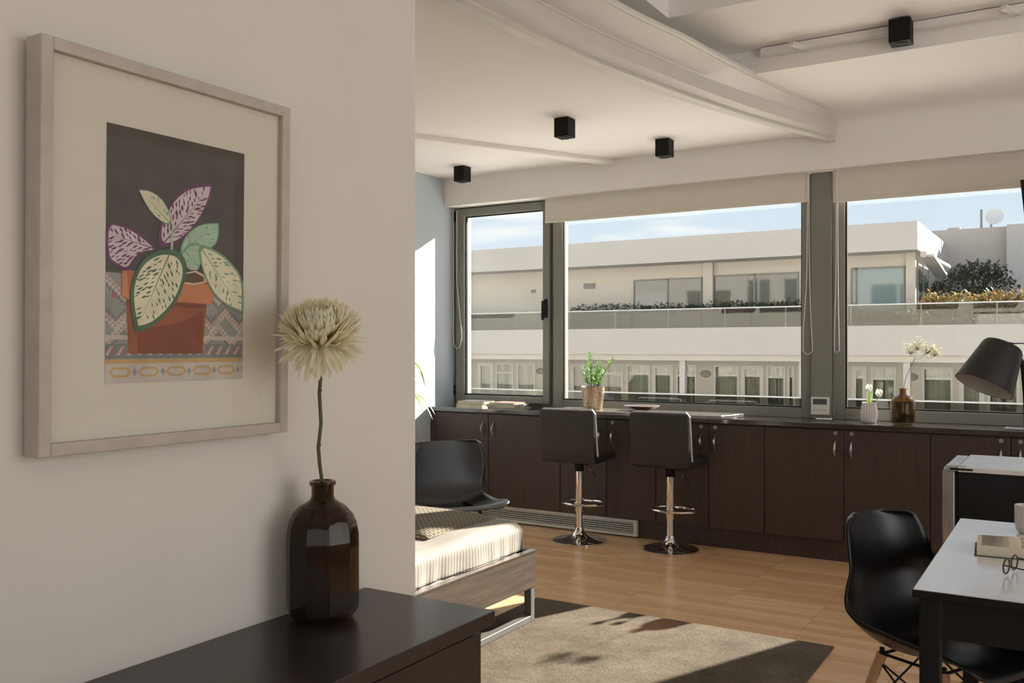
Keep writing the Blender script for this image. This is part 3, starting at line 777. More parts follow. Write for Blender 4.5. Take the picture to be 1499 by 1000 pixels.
def drape(u_, v_):
    # u across (x), v along (y); hangs over the right side and the foot end
    sx_ = u_ * 1.66; sy_ = v_ * 2.16
    X0 = bx0 + .06; wtop = (bx1 - .052) - X0; Y0 = by0 + .05; ltop = (by1 - .045) - Y0
    ztop = .505
    r = .05
    def fold(s_, lim):
        if s_ < lim - r: return s_, 0.0
        if s_ < lim - r + r * pi / 2:
            a = (s_ - (lim - r)) / r; return lim - r + r * sin(a), -r * (1 - cos(a))
        return lim, -r - (s_ - (lim - r + r * pi / 2))
    x_, dzx = fold(sx_, wtop); y_, dzy = fold(sy_, ltop)
    zz = ztop + min(dzx, dzy)
    wr = .004 * sin(sx_ * 7 + sy_ * 3) + .003 * sin(sy_ * 13 + 1) + .004 * sin(sx_ * 3.1 - sy_ * 5)
    zz += wr if dzx > -.02 and dzy > -.02 else 0
    ox = oy = 0
    if dzx < -.03: ox = .0022 * sin(sy_ * 44 + 2 * sin(sy_ * 11)) * min(1, -dzx * 8) + .0005 * sin(sy_ * 280) + .010 * sin(sy_ * 9)* min(1, -dzx * 6) + .004
    if dzy < -.03: oy = .002 * sin(sx_ * 44) * min(1, -dzy * 8)
    zz = max(zz, .367)
    if zz <= .3671: ox -= .0
    return Vector((X0 + x_ + ox, Y0 + y_ + oy, zz))
b = MB(); b.grid(drape, 120, 560)
tag(b.build('bedspread', M_spread, solid=.004, ang=180), 'cream striped pleated bedspread draped over the bed', 'bedspread')
def knit_mat(name, c1, c2):
    m = bpy.data.materials.new(name); m.use_nodes = True; n = m.node_tree.nodes; l = m.node_tree.links; p = n['Principled BSDF']
    tt = n.new('ShaderNodeTexCoord'); mp = n.new('ShaderNodeMapping'); mp.inputs['Rotation'].default_value = (0, 0, radians(0)); l.new(tt.outputs['Object'], mp.inputs[0])
    ch = n.new('ShaderNodeTexBrick'); ch.inputs['Scale'].default_value = 1; ch.inputs['Brick Width'].default_value = .030; ch.inputs['Row Height'].default_value = .016; ch.inputs['Mortar Size'].default_value = .0035
    ch.inputs['Color1'].default_value = tuple(c1) + (1,); ch.inputs['Color2'].default_value = tuple(q * .88 for q in c1) + (1,); ch.inputs['Mortar'].default_value = tuple(c2) + (1,)
    l.new(mp.outputs[0], ch.inputs['Vector']); l.new(ch.outputs['Color'], p.inputs['Base Color']); p.inputs['Roughness'].default_value = .9
    bp = n.new('ShaderNodeBump'); bp.invert = True; bp.inputs['Strength'].default_value = .9; bp.inputs['Distance'].default_value = .006; l.new(ch.outputs['Fac'], bp.inputs['Height']); l.new(bp.outputs[0], p.inputs['Normal'])
    return m
M_knit = knit_mat('beige_waffle_knit', (.34, .29, .21), (.11, .09, .06))
# folded waffle throw lying across the foot part of the bed
cx, cy = -3.06, 3.61
def thr(u_, v_):
    x_ = (u_ - .5) * 1.10; y_ = (v_ - .5) * .58
    e_ = min(u_, 1 - u_, .06) / .06; f_ = min(v_, 1 - v_, .12) / .12
    zz = .513 + .030 * math.sqrt(max(0, min(1, e_ * f_ + .0))) + .004 * sin(x_ * 9)
    return Vector((cx + x_, cy + y_ + .03 * sin(x_ * 3), zz))
b = MB(); b.grid(thr, 60, 30)
tag(b.build('throw_blanket', M_knit, solid=.006, ang=180), 'beige waffle knit throw folded across the bed', 'blanket')
# pale pillow near the wall end
b = MB(); pc = Vector((-2.70, 2.98, .560))
def pil(u_, v_):
    th = u_ * 2 * pi; phi = (v_ - .5) * pi
    c_ = cos(phi); sx_ = math.copysign(abs(cos(th)) ** .55, cos(th)) * c_ ** .5 if c_ > 0 else 0; sy_ = math.copysign(abs(sin(th)) ** .55, sin(th)) * (max(c_, 0) ** .5)
    return pc + Vector((.22 * sx_, .27 * sy_, .062 * sin(phi) * (1 - .35 * max(abs(sx_), abs(sy_)) ** 3)))
b.grid(pil, 49, 17)
bmesh.ops.remove_doubles(b.b, verts=b.b.verts[:], dist=.0005)
tag(b.build('pillow', mat('pale_blue_grey_cotton', (.52, .52, .53), .85, bump=.1, bscale=60), ang=180), 'pale grey pillow on the bed at the wall edge', 'pillow')

# ------------------------------------------------------------------ moulded shell chairs
def shell_chair(name, loc, rz, label, m, prof, legm, wire=True, curl=(.10, .10), leg_top=.12, leg_bot=.22, grp=None):
    """prof: (x, z, half width) from seat front to the top of the back, the chair faces +x"""
    t = thing(name, (0, 0, 0), label, 'chair', grp)
    n_ = len(prof)
    def sp(k, s_):
        f = s_ * (n_ - 1); i = min(int(f), n_ - 2); q = f - i
        p0 = prof[max(i - 1, 0)][k]; p1 = prof[i][k]; p2 = prof[i + 1][k]; p3 = prof[min(i + 2, n_ - 1)][k]
        return .5 * ((2 * p1) + (-p0 + p2) * q + (2 * p0 - 5 * p1 + 4 * p2 - p3) * q * q + (-p0 + 3 * p1 - 3 * p2 + p3) * q ** 3)
    def fn(s_, w_):
        w2 = (w_ - .5) * 2; x_ = sp(0, s_); z_ = sp(1, s_); h_ = sp(2, s_)
        back = max(0, min(1, (s_ - .45) / .25))
        cu = abs(w2) ** 2.6
        x_ += curl[1] * cu * back * (1 - .35 * s_); z_ += curl[0] * cu * (1 - back) * max(0, min(1, s_ / .35)) ** 1.2
        return Vector((x_, w2 * h_, z_))
    b = MB(); b.grid(fn, 46, 27)
    b.build('seat_shell', m, t, solid=.009, ang=180)
    zt = .415
    for sx_ in (1, -1):
        for sy_ in (1, -1):
            MB().tube([(sx_ * leg_top * .9 - .01, sy_ * leg_top, zt - .01), (sx_ * leg_bot, sy_ * leg_bot, 0.0)], [.017, .011] if wire else [.01, .01], 12).build('leg', legm, t)
    if wire:
        b = MB(); q = lambda sx_, sy_, f: Vector((sx_ * (leg_top * .9 + (leg_bot - leg_top * .9) * f) - .01 * (1 - f), sy_ * (leg_top + (leg_bot - leg_top) * f), (zt - .01) * (1 - f)))
        cs = [(1, 1), (1, -1), (-1, -1), (-1, 1)]
        for i in range(4):
            a_, c_ = cs[i], cs[(i + 1) % 4]
            b.tube([q(*a_, .06), q(*c_, .55)], .0035, 6); b.tube([q(*c_, .06), q(*a_, .55)], .0035, 6)
            b.tube([q(*a_, .0), q(*c_, .0)], .005, 6)
            MBc = q(*a_, .55)
        b.build('wire_braces', M_blackmatt, t)
        for a_ in cs: MB().tube([q(*a_, .0), q(*a_, 0) + Vector((0, 0, .02))], .008, 8).build('leg_socket', M_blackmatt, t)
    else:
        for sy_ in (1, -1): MB().tube([(leg_top * .9 - .01, sy_ * leg_top, zt - .005), (-leg_top * .9 - .01, sy_ * leg_top, zt - .005)], .009, 8).build('seat_rail', legm, t)
    t.location = loc; t.rotation_euler = (0, 0, rz)
    return t
M_shell = mat('black_shell_plastic', (.007, .007, .007), .33, vary=.05, spec=.4)
prof_eames = [(.235, .405, .10), (.225, .425, .165), (.17, .437, .205), (.06, .425, .225), (-.06, .415, .23), (-.15, .44, .232), (-.20, .51, .23), (-.225, .60, .222), (-.245, .69, .205), (-.262, .765, .192), (-.275, .808, .172), (-.282, .824, .130)]
shell_chair('shell_chair', (-.365, 3.16, 0), radians(-28), 'black moulded plastic chair with wooden legs tucked at the table', M_shell, prof_eames, M_legwood)
prof_b = [(.27, .43, .20), (.25, .445, .25), (.18, .435, .27), (.05, .40, .27), (-.08, .39, .27), (-.17, .41, .27), (-.215, .48, .285), (-.24, .57, .295), (-.26, .66, .30), (-.275, .73, .295), (-.283, .77, .28), (-.286, .787, .25)]
M_shell2 = mat('black_gloss_leather', (.014, .015, .014), .34, vary=.1, spec=.6)
shell_chair('lounge_chair', (-3.22, 4.57, 0), radians(-32), 'wide black gloss chair standing behind the foot of the bed', M_shell2, prof_b, M_blackmatt, wire=False, curl=(.06, .08))

# ------------------------------------------------------------------ table and what is on it
tx0, ty0, ty1, TZ = -.364, 2.589, 3.757, .75
t = thing('table', (.1, 3.1, 0), 'black table with pale reflective top at the right edge', 'table')
tx1 = .52
MB().box(tx0, tx1, ty0, ty1, TZ - .022, TZ - .002).build('tabletop', M_blackmatt, t, bev=.002)
MB().box(tx0 + .003, tx1 - .003, ty0 + .003, ty1 - .003, TZ - .002, TZ).build('top_surface', mat('pale_grey_laminate', (.68, .68, .67), .2, vary=.02), t)
b = MB()
b.box(tx0 + .07, tx1 - .07, ty0 + .02, ty0 + .04, TZ - .125, TZ - .022); b.build('apron', M_blackmatt, t)
b = MB(); b.box(tx0 + .07, tx1 - .07, ty1 - .04, ty1 - .02, TZ - .125, TZ - .022)
b.build('apron', M_blackmatt, t)
b = MB(); b.box(tx0 + .02, tx0 + .04, ty0 + .07, ty1 - .07, TZ - .125, TZ - .022); b.build('apron', M_blackmatt, t)
for lx in (tx0 + .015, tx1 - .065):
    for ly in (ty0 + .015, ty1 - .065):
        MB().box(lx, lx + .05, ly, ly + .05, 0, TZ - .022).build('leg', M_blackmatt, t, bev=.003)

def onG(u, v, h):
    d_ = ray(u); z_ = F_PX * (H - h) / (v - 509); return z_ * d_.x, z_ * d_.y
# open book
bxx, byy = onG(1462, 808, TZ + .01)
t = thing('open_book', (0, 0, 0), 'thick open book with cream pages and dark green cover on the table', 'book')
b = MB(); b.box(-.10, .20, -.105, .105, 0, .003); b.build('cover', mat('dark_green_cloth', (.05, .065, .03), .7), t)
def pg(b, x0_, x1_, flip):
    poly = []
    for k in range(13):
        s_ = k / 12; xx = x0_ + (x1_ - x0_) * s_
        q = 1 - s_ if flip else s_
        poly.append((xx, .003 + .030 * (1 - (1 - min(1, q * 5)) ** 2) * (1 - .12 * q) + .0))
    poly = [(x0_, .003)] + poly + [(x1_, .003)]
    b.prism(poly, -.098, .098, 'y')
b = MB(); pg(b, -.093, .05, True); b.build('left_pages', M_pages, t)
b = MB(); pg(b, .05, .193, False); b.build('right_pages', M_pages, t)
b = MB()
for r_ in range(15):
    yy = -.08 + r_ * .0115
    b.box(-.080, .036 - (.03 if r_ % 6 == 5 else 0), yy, yy + .003, .0312, .0316)
b.build('text_lines', mat('printed_ink', (.12, .11, .10), .8), t)
t.location = (bxx + .03, byy + .06, TZ); t.rotation_euler = (0, 0, radians(4))

# mug
mx_, my_ = onG(1503, 783, TZ)
t = thing('mug', (mx_, my_ + .03, TZ), 'white mug on the table behind the open book', 'mug')
my_ += .03
MB().lathe([(0, TZ), (.022, TZ), (.034, TZ + .012), (.038, TZ + .035), (.038, TZ + .095), (.036, TZ + .096), (.035, TZ + .094), (.034, TZ + .03), (0, TZ + .01)], mx_, my_, 40).build('cup', mat('white_mug_glaze', (.60, .58, .55), .3), t)
MB().tube([(mx_ + .036 + .022 * sin(pi * k / 10), my_, TZ + .08 - .05 * k / 10) for k in range(11)], .005, 8).build('handle', MATS['white_mug_glaze'], t)

# glasses
ex, ey = onG(1484, 845, TZ)
t = thing('eyeglasses', (0, 0, 0), 'dark framed glasses lying on the table in front of the book', 'glasses')
b = MB()
for s_ in (-1, 1):
    b.tube([(0 + .0, s_ * .034 + .026 * cos(a), .026 + .020 * sin(a)) for a in [2 * pi * k / 24 for k in range(24)]], .0022, 8, closed=True)
b.tube([(0, -.010, .032), (-.003, 0, .035), (0, .010, .032)], .002, 6)
b.build('rims', mat('dark_tortoise', (.035, .018, .014), .25), t)
for s_ in (-1, 1):
    MB().lathe([(0, 0), (1, 0)], seg=24, M=Matrix.Translation((.0, s_ * .034, .026)) @ Matrix.Rotation(radians(90), 4, 'Y') @ Matrix.Diagonal((.019, .025, 1, 1))).build('lens', glassmat('lens_glass%d' % s_, (.92, .90, .90), .05), t)
    MB().tube([(0, s_ * .060, .034), (.05, s_ * .062, .030), (.10, s_ * .060, .024), (.135, s_ * .055, .008)], [.0022, .002, .002, .003], 8).build('temple', MATS['dark_tortoise'], t)
t.location = (ex - .01, ey + .04, TZ); t.rotation_euler = (0, 0, radians(-14))

# ------------------------------------------------------------------ mini fridge
fx0, fy0, fy1, FZ = -.445, 4.50, 5.06, .85
t = thing('mini_fridge', (-.2, 4.78, 0), 'black mini fridge with pale top and grey door facing left', 'fridge')
MB().box(fx0, fx0 + .47, fy0, fy1, .02, FZ - .022).build('body', M_black, t, bev=.004)
MB().box(fx0 + .0, fx0 + .475, fy0 - .004, fy1 + .004, FZ - .021, FZ).build('top_panel', mat('pale_fridge_top', (.72, .72, .71), .22), t, bev=.004)
dr = MB().box(fx0 - .062, fx0 - .012, fy0 - .004, fy1 + .004, .06, FZ - .018).build('door', mat('silver_grey_door', (.30, .29, .275), .38, metal=.3), t, bev=.006)
MB().box(fx0 - .055, fx0 - .04, fy0 - .006, fy0 - .002, .35, FZ - .11).build('handle_recess', M_steel, dr)
MB().box(fx0 - .012, fx0 - .001, fy0 + .004, fy1 - .004, .07, FZ - .03).build('door_seal', M_blackmatt, t)
b = MB(); b.box(fx0 - .058, fx0 - .005, fy0 + .0, fy1, FZ - .018, FZ - .006); b.box(fx0 - .05, fx0 + .03, fy0 + .01, fy0 + .06, FZ - .006, FZ + .006); b.build('hinge_cover', mat('light_grey_plastic', (.5, .49, .47), .35), t, bev=.003)
MB().box(fx0 - .03, fx0 + .06, fy0 - .012, fy0 - .004, FZ - .012, FZ - .004).build('hinge_plate', M_blackmatt, t)
for xx in (fx0 + .04, fx0 + .43):
    for yy in (fy0 + .04, fy1 - .04): MB().lathe([(0, 0), (.018, 0), (.018, .02), (0, .02)], xx, yy, 16).build('foot', M_black, t)

# ------------------------------------------------------------------ floor lamp
lx, ly = -.160, 4.30
t = thing('floor_lamp', (lx, ly, 0), 'black metal floor lamp with a tilted conical shade at the right edge', 'lamp')
MB().lathe([(0, 0), (.120, 0), (.124, .006), (.124, .022), (.118, .028), (0, .030)], lx, ly, 48).build('base', M_blackmatt, t)
zc_ = 3.775
def LP(u, v, z_=3.78):
    d_ = ray(u); return Vector((z_ * d_.x, z_ * d_.y, H + (509 - v) * z_ / F_PX))
pb = LP(1503, 640); pj = LP(1497, 531); p2 = LP(1501, 580); 
MB().tube([(lx, ly, .02), (lx, ly, .6), pb, p2, pj], .0095, 12).build('pole', M_blackmatt, t)
top_c = LP(1469, 506, 3.80); bot_c = LP(1440, 566, 3.785)
axis = (top_c - bot_c); Lh = axis.length; axis.normalize()
Mq = Matrix.Translation(bot_c) @ axis.to_track_quat('Z', 'Y').to_matrix().to_4x4()
R0, R1 = .113, .076
sh = MB().lathe([(R0, 0), (R0 + .003, .001), (R0 + .001, .006), (R1 + .004, Lh - .012), (R1 - .004, Lh), (.02, Lh + .006), (0, Lh + .006)], seg=56, M=Mq).build('lamp_shade', mat('black_brushed_shade', (.009, .0085, .008), .42, vary=.2, vscale=20, stretch=(1, 1, 6)), t)
MB().lathe([(R0 - .001, .001), (R1 - .004, Lh - .014), (0, Lh - .012)], seg=56, M=Mq).build('shade_lining', mat('warm_grey_lining', (.42, .40, .37), .6), sh, fix=False)
MB().lathe([(0, Lh - .015), (.018, Lh - .02), (.018, Lh - .07), (.028, Lh - .10), (.02, Lh - .125), (0, Lh - .13)], seg=24, M=Mq).build('bulb', mat('white_bulb', (.7, .7, .68), .4), sh)
MB().tube([LP(1487, 517, 3.78), LP(1493, 524, 3.78), pj], .008, 10).build('bracket', M_blackmatt, t)
MB().tube([LP(1489, 532, 3.78), LP(1503, 532)], .009, 10).build('crossbar', M_blackmatt, t)
MB().tube([LP(1466, 502, 3.78), LP(1470, 500.5), LP(1485, 503), LP(1499, 502.5), LP(1506, 520)], .0028, 8).build('cable', M_blackmatt, t)
MB().lathe([(0, -.010), (.014, -.010), (.014, .010), (0, .010)], seg=16, M=Matrix.Translation(LP(1490, 519, 3.76)) @ Matrix.Rotation(radians(60), 4, 'X')).build('joint_knob', M_blackmatt, t)
# wall-hung screen whose corner enters at the top right
sx0, sz1 = W(1493.5, 264, 5.9); _, sz0 = W(1493.5, 318, 5.9)
b = MB(); b.prism([(sx0, sz1), (sx0 + .62, sz1 + .0), (sx0 + .62, sz0 - .1), (sx0 + .02, sz0)], 5.88, 5.92, 'y')
tv = thing('television', (sx0 + .3, 5.9, 2.0), 'black screen whose corner shows at the right edge above the lamp', 'television')
b.build('screen', M_black, tv, bev=.003)
MB().tube([(sx0 + .3, 5.92, 2.3), (sx0 + .3, 6.40, 2.3)], .02, 10).build('wall_bracket', M_blackmatt, tv)

# ------------------------------------------------------------------ tall plant left of the window, mostly behind the picture wall
plx, ply = -4.36, 5.42
t = thing('plant_stand', (plx, ply, 0), 'slim black stand holding the strap-leaved plant by the blue wall', 'stand')
b = MB()
for k in range(3):
    a = k * 2 * pi / 3 + .5; b.tube([(plx + .09 * cos(a), ply + .09 * sin(a), .82), (plx + .15 * cos(a), ply + .15 * sin(a), 0)], .008, 8)
b.build('legs', M_blackmatt, t); MB().lathe([(0, .82), (.12, .82), (.12, .835), (0, .835)], plx, ply, 32).build('plate', M_blackmatt, t)
t = thing('strap_leaf_plant', (plx, ply, .835), 'green plant with long striped strap leaves beside the blue wall', 'plant')
MB().lathe([(0, .835), (.07, .835), (.10, .99), (.095, .99), (.09, .97), (0, .97)], plx, ply, 32).build('pot', M_white, t)
M_strap = leafmat('strap_leaf_green', (.28, .42, .08), .4)
b = MB(); random.seed(12)
for k in range(10):
    a = k * 2.4
    if cos(a) < 0: a = pi - a if k % 2 else a
    sh_ = .35 if cos(a) < -.2 else 1.0; up_ = random.uniform(.9, 1.9)
    leaf(b, (plx, ply, .965), (cos(a), sin(a), up_), random.uniform(.30, .40) * sh_, .032, random.uniform(1.6, 2.6), n=12)
leaf(b, (plx, ply, 1.03), (.42, -.02, 1.7), .56, .036, 1.9, n=14); leaf(b, (plx, ply, 1.03), (.30, -.1, 1.7), .50, .040, 2.6, n=14); leaf(b, (plx, ply, 1.03), (.36, .1, 1.5), .42, .036, 2.2, n=14)
b.build('leaves', M_strap, t, smooth=False, fix=False)

# ------------------------------------------------------------------ chest in the foreground
t = thing('chest', (-1.1, .8, 0), 'dark brown chest in the foreground against the picture wall', 'chest')
DX, DY, DZ = -.942, 1.473, .88
MB().box(XP + .001, DX, .15, DY, DZ - .028, DZ).build('top_panel', M_chesttop, t, bev=.002)
MB().box(XP + .004, DX - .035, .17, DY - .02, .0, DZ - .028).build('body', M_chesttop, t)
for i, (ya, yb) in enumerate(((.17, .81), (.81, 1.453))):
    for j in range(3):
        za = .06 + j * .262
        dr = MB().box(DX - .035, DX - .017, ya + .003, yb - .003, za, za + .258).build('drawer', M_chesttop, t, bev=.002)
        ym = (ya + yb) / 2
        MB().tube([(DX - .017, ym - .06, za + .13), (DX + .008, ym - .055, za + .13), (DX + .008, ym + .055, za + .13), (DX - .017, ym + .06, za + .13)], .005, 8).build('handle', M_steel, dr)

# brown bottle with faceted body
bcx, bcy = onG(470, 903, DZ)
bcx += .004
def facet(b, prof, cx_, cy_, nf=10, seg=80, depth=.0):
    rings = []
    for r, zz, fa in prof:
        if r < 1e-5: rings.append([b.b.verts.new((cx_, cy_, zz))]); continue
        ring = []
        for k in range(seg):
            a = 2 * pi * k / seg; h_ = pi / nf
            q = cos(h_) / cos((a % (2 * h_)) - h_); q = q ** fa
            ring.append(b.b.verts.new((cx_ + cos(a) * r * q, cy_ + sin(a) * r * q, zz)))
        rings.append(ring)
    for i in range(len(rings) - 1):
        A, B = rings[i], rings[i + 1]
        for k in range(seg):
            k2 = (k + 1) % seg
            if len(A) == 1: b.b.faces.new((A[0], B[k2], B[k]))
            elif len(B) == 1: b.b.faces.new((A[k], A[k2], B[0]))
            else: b.b.faces.new((A[k], A[k2], B[k2], B[k]))
t = thing('brown_bottle', (bcx, bcy, DZ), 'large brown faceted glass bottle on the dark chest', 'bottle')
bo = [(0, .004, 0), (.045, .003, .3), (.058, .006, .5), (.0655, .016, .9), (.0668, .03, 1), (.0668, .06, 1), (.0668, .10, 1), (.0668, .135, 1), (.0665, .155, 1), (.063, .175, .9), (.055, .193, .6), (.042, .207, .3), (.028, .215, 0), (.0225, .220, 0), (.0205, .226, 0), (.0205, .243, 0), (.0235, .245, 0), (.0245, .249, 0), (.0235, .253, 0), (.019, .254, 0),
      (.0165, .250, 0), (.0165, .226, 0), (.022, .214, 0), (.040, .203, 0), (.052, .190, 0), (.060, .172, 0), (.0625, .15, 0), (.0628, .10, 0), (.0628, .03, 0), (.060, .018, 0), (.045, .010, 0), (0, .008, 0)]
b = MB(); facet(b, [(r, DZ + zz, f) for r, zz, f in bo], bcx, bcy); b.build('glass_body', G_brown, t, ang=14)

# ------------------------------------------------------------------ chrysanthemum
z_ = 1.60; d_ = ray(468); fc = Vector((z_ * d_.x, z_ * d_.y, H + (509 - 487) * z_ / F_PX))
t = thing('chrysanthemum', (bcx, bcy, DZ + .02), 'single large cream white chrysanthemum standing in the brown bottle', 'flower')
zt = DZ + .254
pts = [Vector((bcx + .012, bcy + .006, DZ + .014)), Vector((bcx + .004, bcy, DZ + .15)), Vector((bcx + .002, bcy - .004, zt))]
kink = [(468, 680), (466, 655), (470, 620), (467.5, 575), (470, 545), (471, 515)]
for i, (uu, vv) in enumerate(kink):
    f_ = (i + 1) / len(kink); zz_ = 1.697 + (1.61 - 1.697) * f_; dd_ = ray(uu)
    pts.append(Vector((zz_ * dd_.x, zz_ * dd_.y, H + (509 - vv) * zz_ / F_PX)))
pts.append(fc - Vector((0, 0, .012)))
sb = MB(); sb.tube(pts, .0034, 10)
for i in (3, 4, 5, 6):
    p = pts[i]; sb.tube([p, p + Vector((.004 * (-1) ** i, .002, .006))], [.0035, .0015], 8)
sb.build('stem', mat('woody_green_stem', (.085, .095, .035), .6, bump=.3, bscale=200, vary=.25, vscale=50), t)
M_mum = leafmat('cream_mum_petal', (.95, .91, .76), .45); M_mumc = leafmat('green_mum_centre', (.50, .56, .16), .3); M_mumm = leafmat('yellowish_mum_petal', (.88, .85, .62), .4)
random.seed(21); b = MB()
tilt = Matrix.Rotation(radians(30), 3, Vector((.74, .67, 0)))
def petal(az, th0, curl, ln, wd, mi, base_r=.006, lift=0):
    p = Vector((cos(az) * base_r, sin(az) * base_r, lift)); n_ = 8; rows = []
    th = th0; side = Vector((-sin(az), cos(az), 0))
    for i in range(n_ + 1):
        s_ = i / n_
        w_ = wd * .5 * (.45 + .75 * s_) * math.sqrt(max(0.0, 1 - max(0, (s_ - .55) / .45) ** 2.2)) + .0002
        d2 = Vector((cos(az) * sin(th), sin(az) * sin(th), cos(th))); nr = Vector((-cos(az) * cos(th), -sin(az) * cos(th), sin(th)))
        rows.append([p - side * w_ + nr * w_ * .55, p.copy(), p + side * w_ + nr * w_ * .55])
        p = p + d2 * ln / n_; th += curl / n_
    vs = [[b.b.verts.new(fc + tilt @ q) for q in r] for r in rows]
    for i in range(n_):
        for j in (0, 1): b.b.faces.new((vs[i][j], vs[i][j + 1], vs[i + 1][j + 1], vs[i + 1][j])).material_index = mi
NP = 900
for k in range(NP):
    s_ = k / NP; az = k * 2.39996 + random.uniform(-.12, .12); jit = random.uniform(-1, 1)
    if s_ < .06: petal(az, .15 + s_ * 4, -.3, .011 + .1 * s_, .0028, 1, .002, .016)
    elif s_ < .20: petal(az, .40 + (s_ - .06) * 4 + jit * .08, -1.1, .028 + .08 * s_ + jit * .003, .0058, 2, .003, .012)
    elif s_ < .80:
        q = (s_ - .20) / .60
        petal(az, .85 + q * .85 + jit * .12, -1.55 + .35 * q, .046 + .036 * q + random.uniform(-.006, .004), .0078, 0, .005, .010 - .018 * q)
    else:
        q = (s_ - .80) / .20
        petal(az, 1.6 + q * .5 + jit * .2, -.2 + 1.0 * q + random.uniform(-.7, .6), .072 + random.uniform(-.012, .012), .0072, 0, .005, -.010)
b.build('petals', [M_mum, M_mumc, M_mumm], t, fix=False, ang=180)

# ------------------------------------------------------------------ framed picture (top leans slightly off the wall)
FY0, FY1, FZ0, FZ1 = .740, 1.2125, 1.2265, 1.8165
XF = -1.225
pic = thing('framed_picture', (XP, (FY0 + FY1) / 2, FZ0), 'large framed watercolour of a potted plant on the left wall', 'picture')
fw = .0185
b = MB(); b.box(XP + .002, XF, FY0, FY0 + fw, FZ0, FZ1).box(XP + .002, XF, FY1 - fw, FY1, FZ0, FZ1).box(XP + .002, XF, FY0 + fw, FY1 - fw, FZ0, FZ0 + fw).box(XP + .002, XF, FY0 + fw, FY1 - fw, FZ1 - fw, FZ1)
b.build('frame', M_framewood, pic, bev=.0015)
XM = XF - .012
MB().box(XP + .004, XM, FY0 + .012, FY1 - .012, FZ0 + .012, FZ1 - .012).build('mat_board', mat('cream_mat_board', (.66, .625, .545), .9, vary=.01), pic)
MB().box(XF - .006, XF - .0045, FY0 + fw - .002, FY1 - fw + .002, FZ0 + fw - .002, FZ1 - fw + .002).build('glass', G_pic, pic)
AY0, AY1, AZ0, AZ1 = .849, 1.115, 1.326, 1.717
# painting drawn as thin coloured shapes; coordinates 0..480 x 0..700 (left to right, top to bottom)
AW, AH = 480.0, 706.0
layer = [0]
def A(px_, py_, lay):
    return (XM + .0004 + lay * .00005, AY0 + (AY1 - AY0) * max(0, min(1, px_ / AW)), AZ1 - (AZ1 - AZ0) * max(0, min(1, py_ / AH)))
# conversion from the slanted view of the photo (zoom of 2.381) to picture coordinates
def Z(x_, y_):
    u = 120 + x_ / 2.381; v = 160 + y_ / 2.381
    yy, zz = WX(u, v, XM)
    return ((yy - AY0) / (AY1 - AY0) * AW, (AZ1 - zz) / (AZ1 - AZ0) * AH)
acol = {'grey': (.085, .072, .062), 'cloth': (.29, .29, .27), 'teal': (.19, .215, .205), 'pink': (.56, .37, .34), 'rose': (.42, .17, .16), 'terra': (.30, .095, .04), 'terra2': (.22, .065, .028), 'rim': (.56, .22, .10), 'rimd': (.42, .15, .06), 'soil': (.12, .07, .045),
        'purple': (.16, .055, .13), 'lilac': (.62, .50, .53), 'green': (.075, .15, .085), 'cream': (.70, .66, .47), 'mint': (.38, .52, .38), 'midgreen': (.20, .34, .21), 'yellow': (.52, .34, .14), 'pale': (.52, .47, .42), 'lightpot': (.66, .50, .38)}
akeys = list(acol); amats = [mat('watercolour_' + k, acol[k], .9, vary=.16, vscale=28, detail=6) for k in akeys]
pa_ = MB()
def P(pts, c, zconv=True, lay=None):
    layer[0] += 1
    q = [Z(*p) for p in pts] if zconv else pts
    f = pa_.b.faces.new([pa_.b.verts.new(A(p[0], p[1], layer[0] if lay is None else lay)) for p in q]); f.material_index = akeys.index(c)
P([(0, 0), (AW, 0), (AW, AH), (0, AH)], 'grey', False, 0)
hz = Z(80, 566)[1]
P([(0, hz), (AW, hz), (AW, AH), (0, AH)], 'cloth', False, 1)
# woven cloth: stepped blocks and stripes
random.seed(4)
def tri(c, p): c = c % (2 * p); return c if c < p else 2 * p - c
for band, (yb_, cols_) in enumerate(((hz + 6, ('pink', 'pale', 'teal')), (hz + 74, ('teal', 'pink', 'pale')), (hz + 132, ('pale', 'pink', 'teal')))):
    for c_ in range(54):
        xx = c_ * 9; st_ = tri(c_ + band * 3, 6) // 1 * 8
        for q, cc in enumerate(cols_):
            yy = yb_ + st_ + q * 13
            P([(xx, yy), (xx + 9, yy), (xx + 9, yy + 9), (xx, yy + 9)], cc, False, 2)
for k in range(9):
    xx = 26 + k * 54; yy = hz + 62 + (k % 2) * 8
    for da in range(4):
        a = da * pi / 4; P([(xx + 9 * cos(a) - 2 * sin(a), yy + 9 * sin(a) + 2 * cos(a)), (xx - 9 * cos(a) - 2 * sin(a), yy - 9 * sin(a) + 2 * cos(a)), (xx - 9 * cos(a) + 2 * sin(a), yy - 9 * sin(a) - 2 * cos(a)), (xx + 9 * cos(a) + 2 * sin(a), yy + 9 * sin(a) - 2 * cos(a))], 'rose', False, 3)
y1_ = Z(300, 830)[1]
P([(0, y1_ - 34), (AW, y1_ - 34), (AW, y1_ - 22), (0, y1_ - 22)], 'pale', False, 3)
P([(0, y1_ - 10), (AW, y1_ - 10), (AW, y1_ + 30), (0, y1_ + 30)], 'teal', False, 3)
for k in range(15):
    xx = k * 34; P([(xx, y1_ + 20), (xx + 17, y1_ - 4), (xx + 26, y1_ - 4), (xx + 9, y1_ + 22)], 'pink', False, 4); P([(xx + 17, y1_ - 4), (xx + 34, y1_ + 18), (xx + 34, y1_ + 24), (xx + 24, y1_ + 14)], 'rose', False, 4)
P([(0, y1_ + 32), (AW, y1_ + 32), (AW, y1_ + 44), (0, y1_ + 44)], 'yellow', False, 5)
P([(0, y1_ + 44), (AW, y1_ + 44), (AW, AH), (0, AH)], 'pale', False, 5)
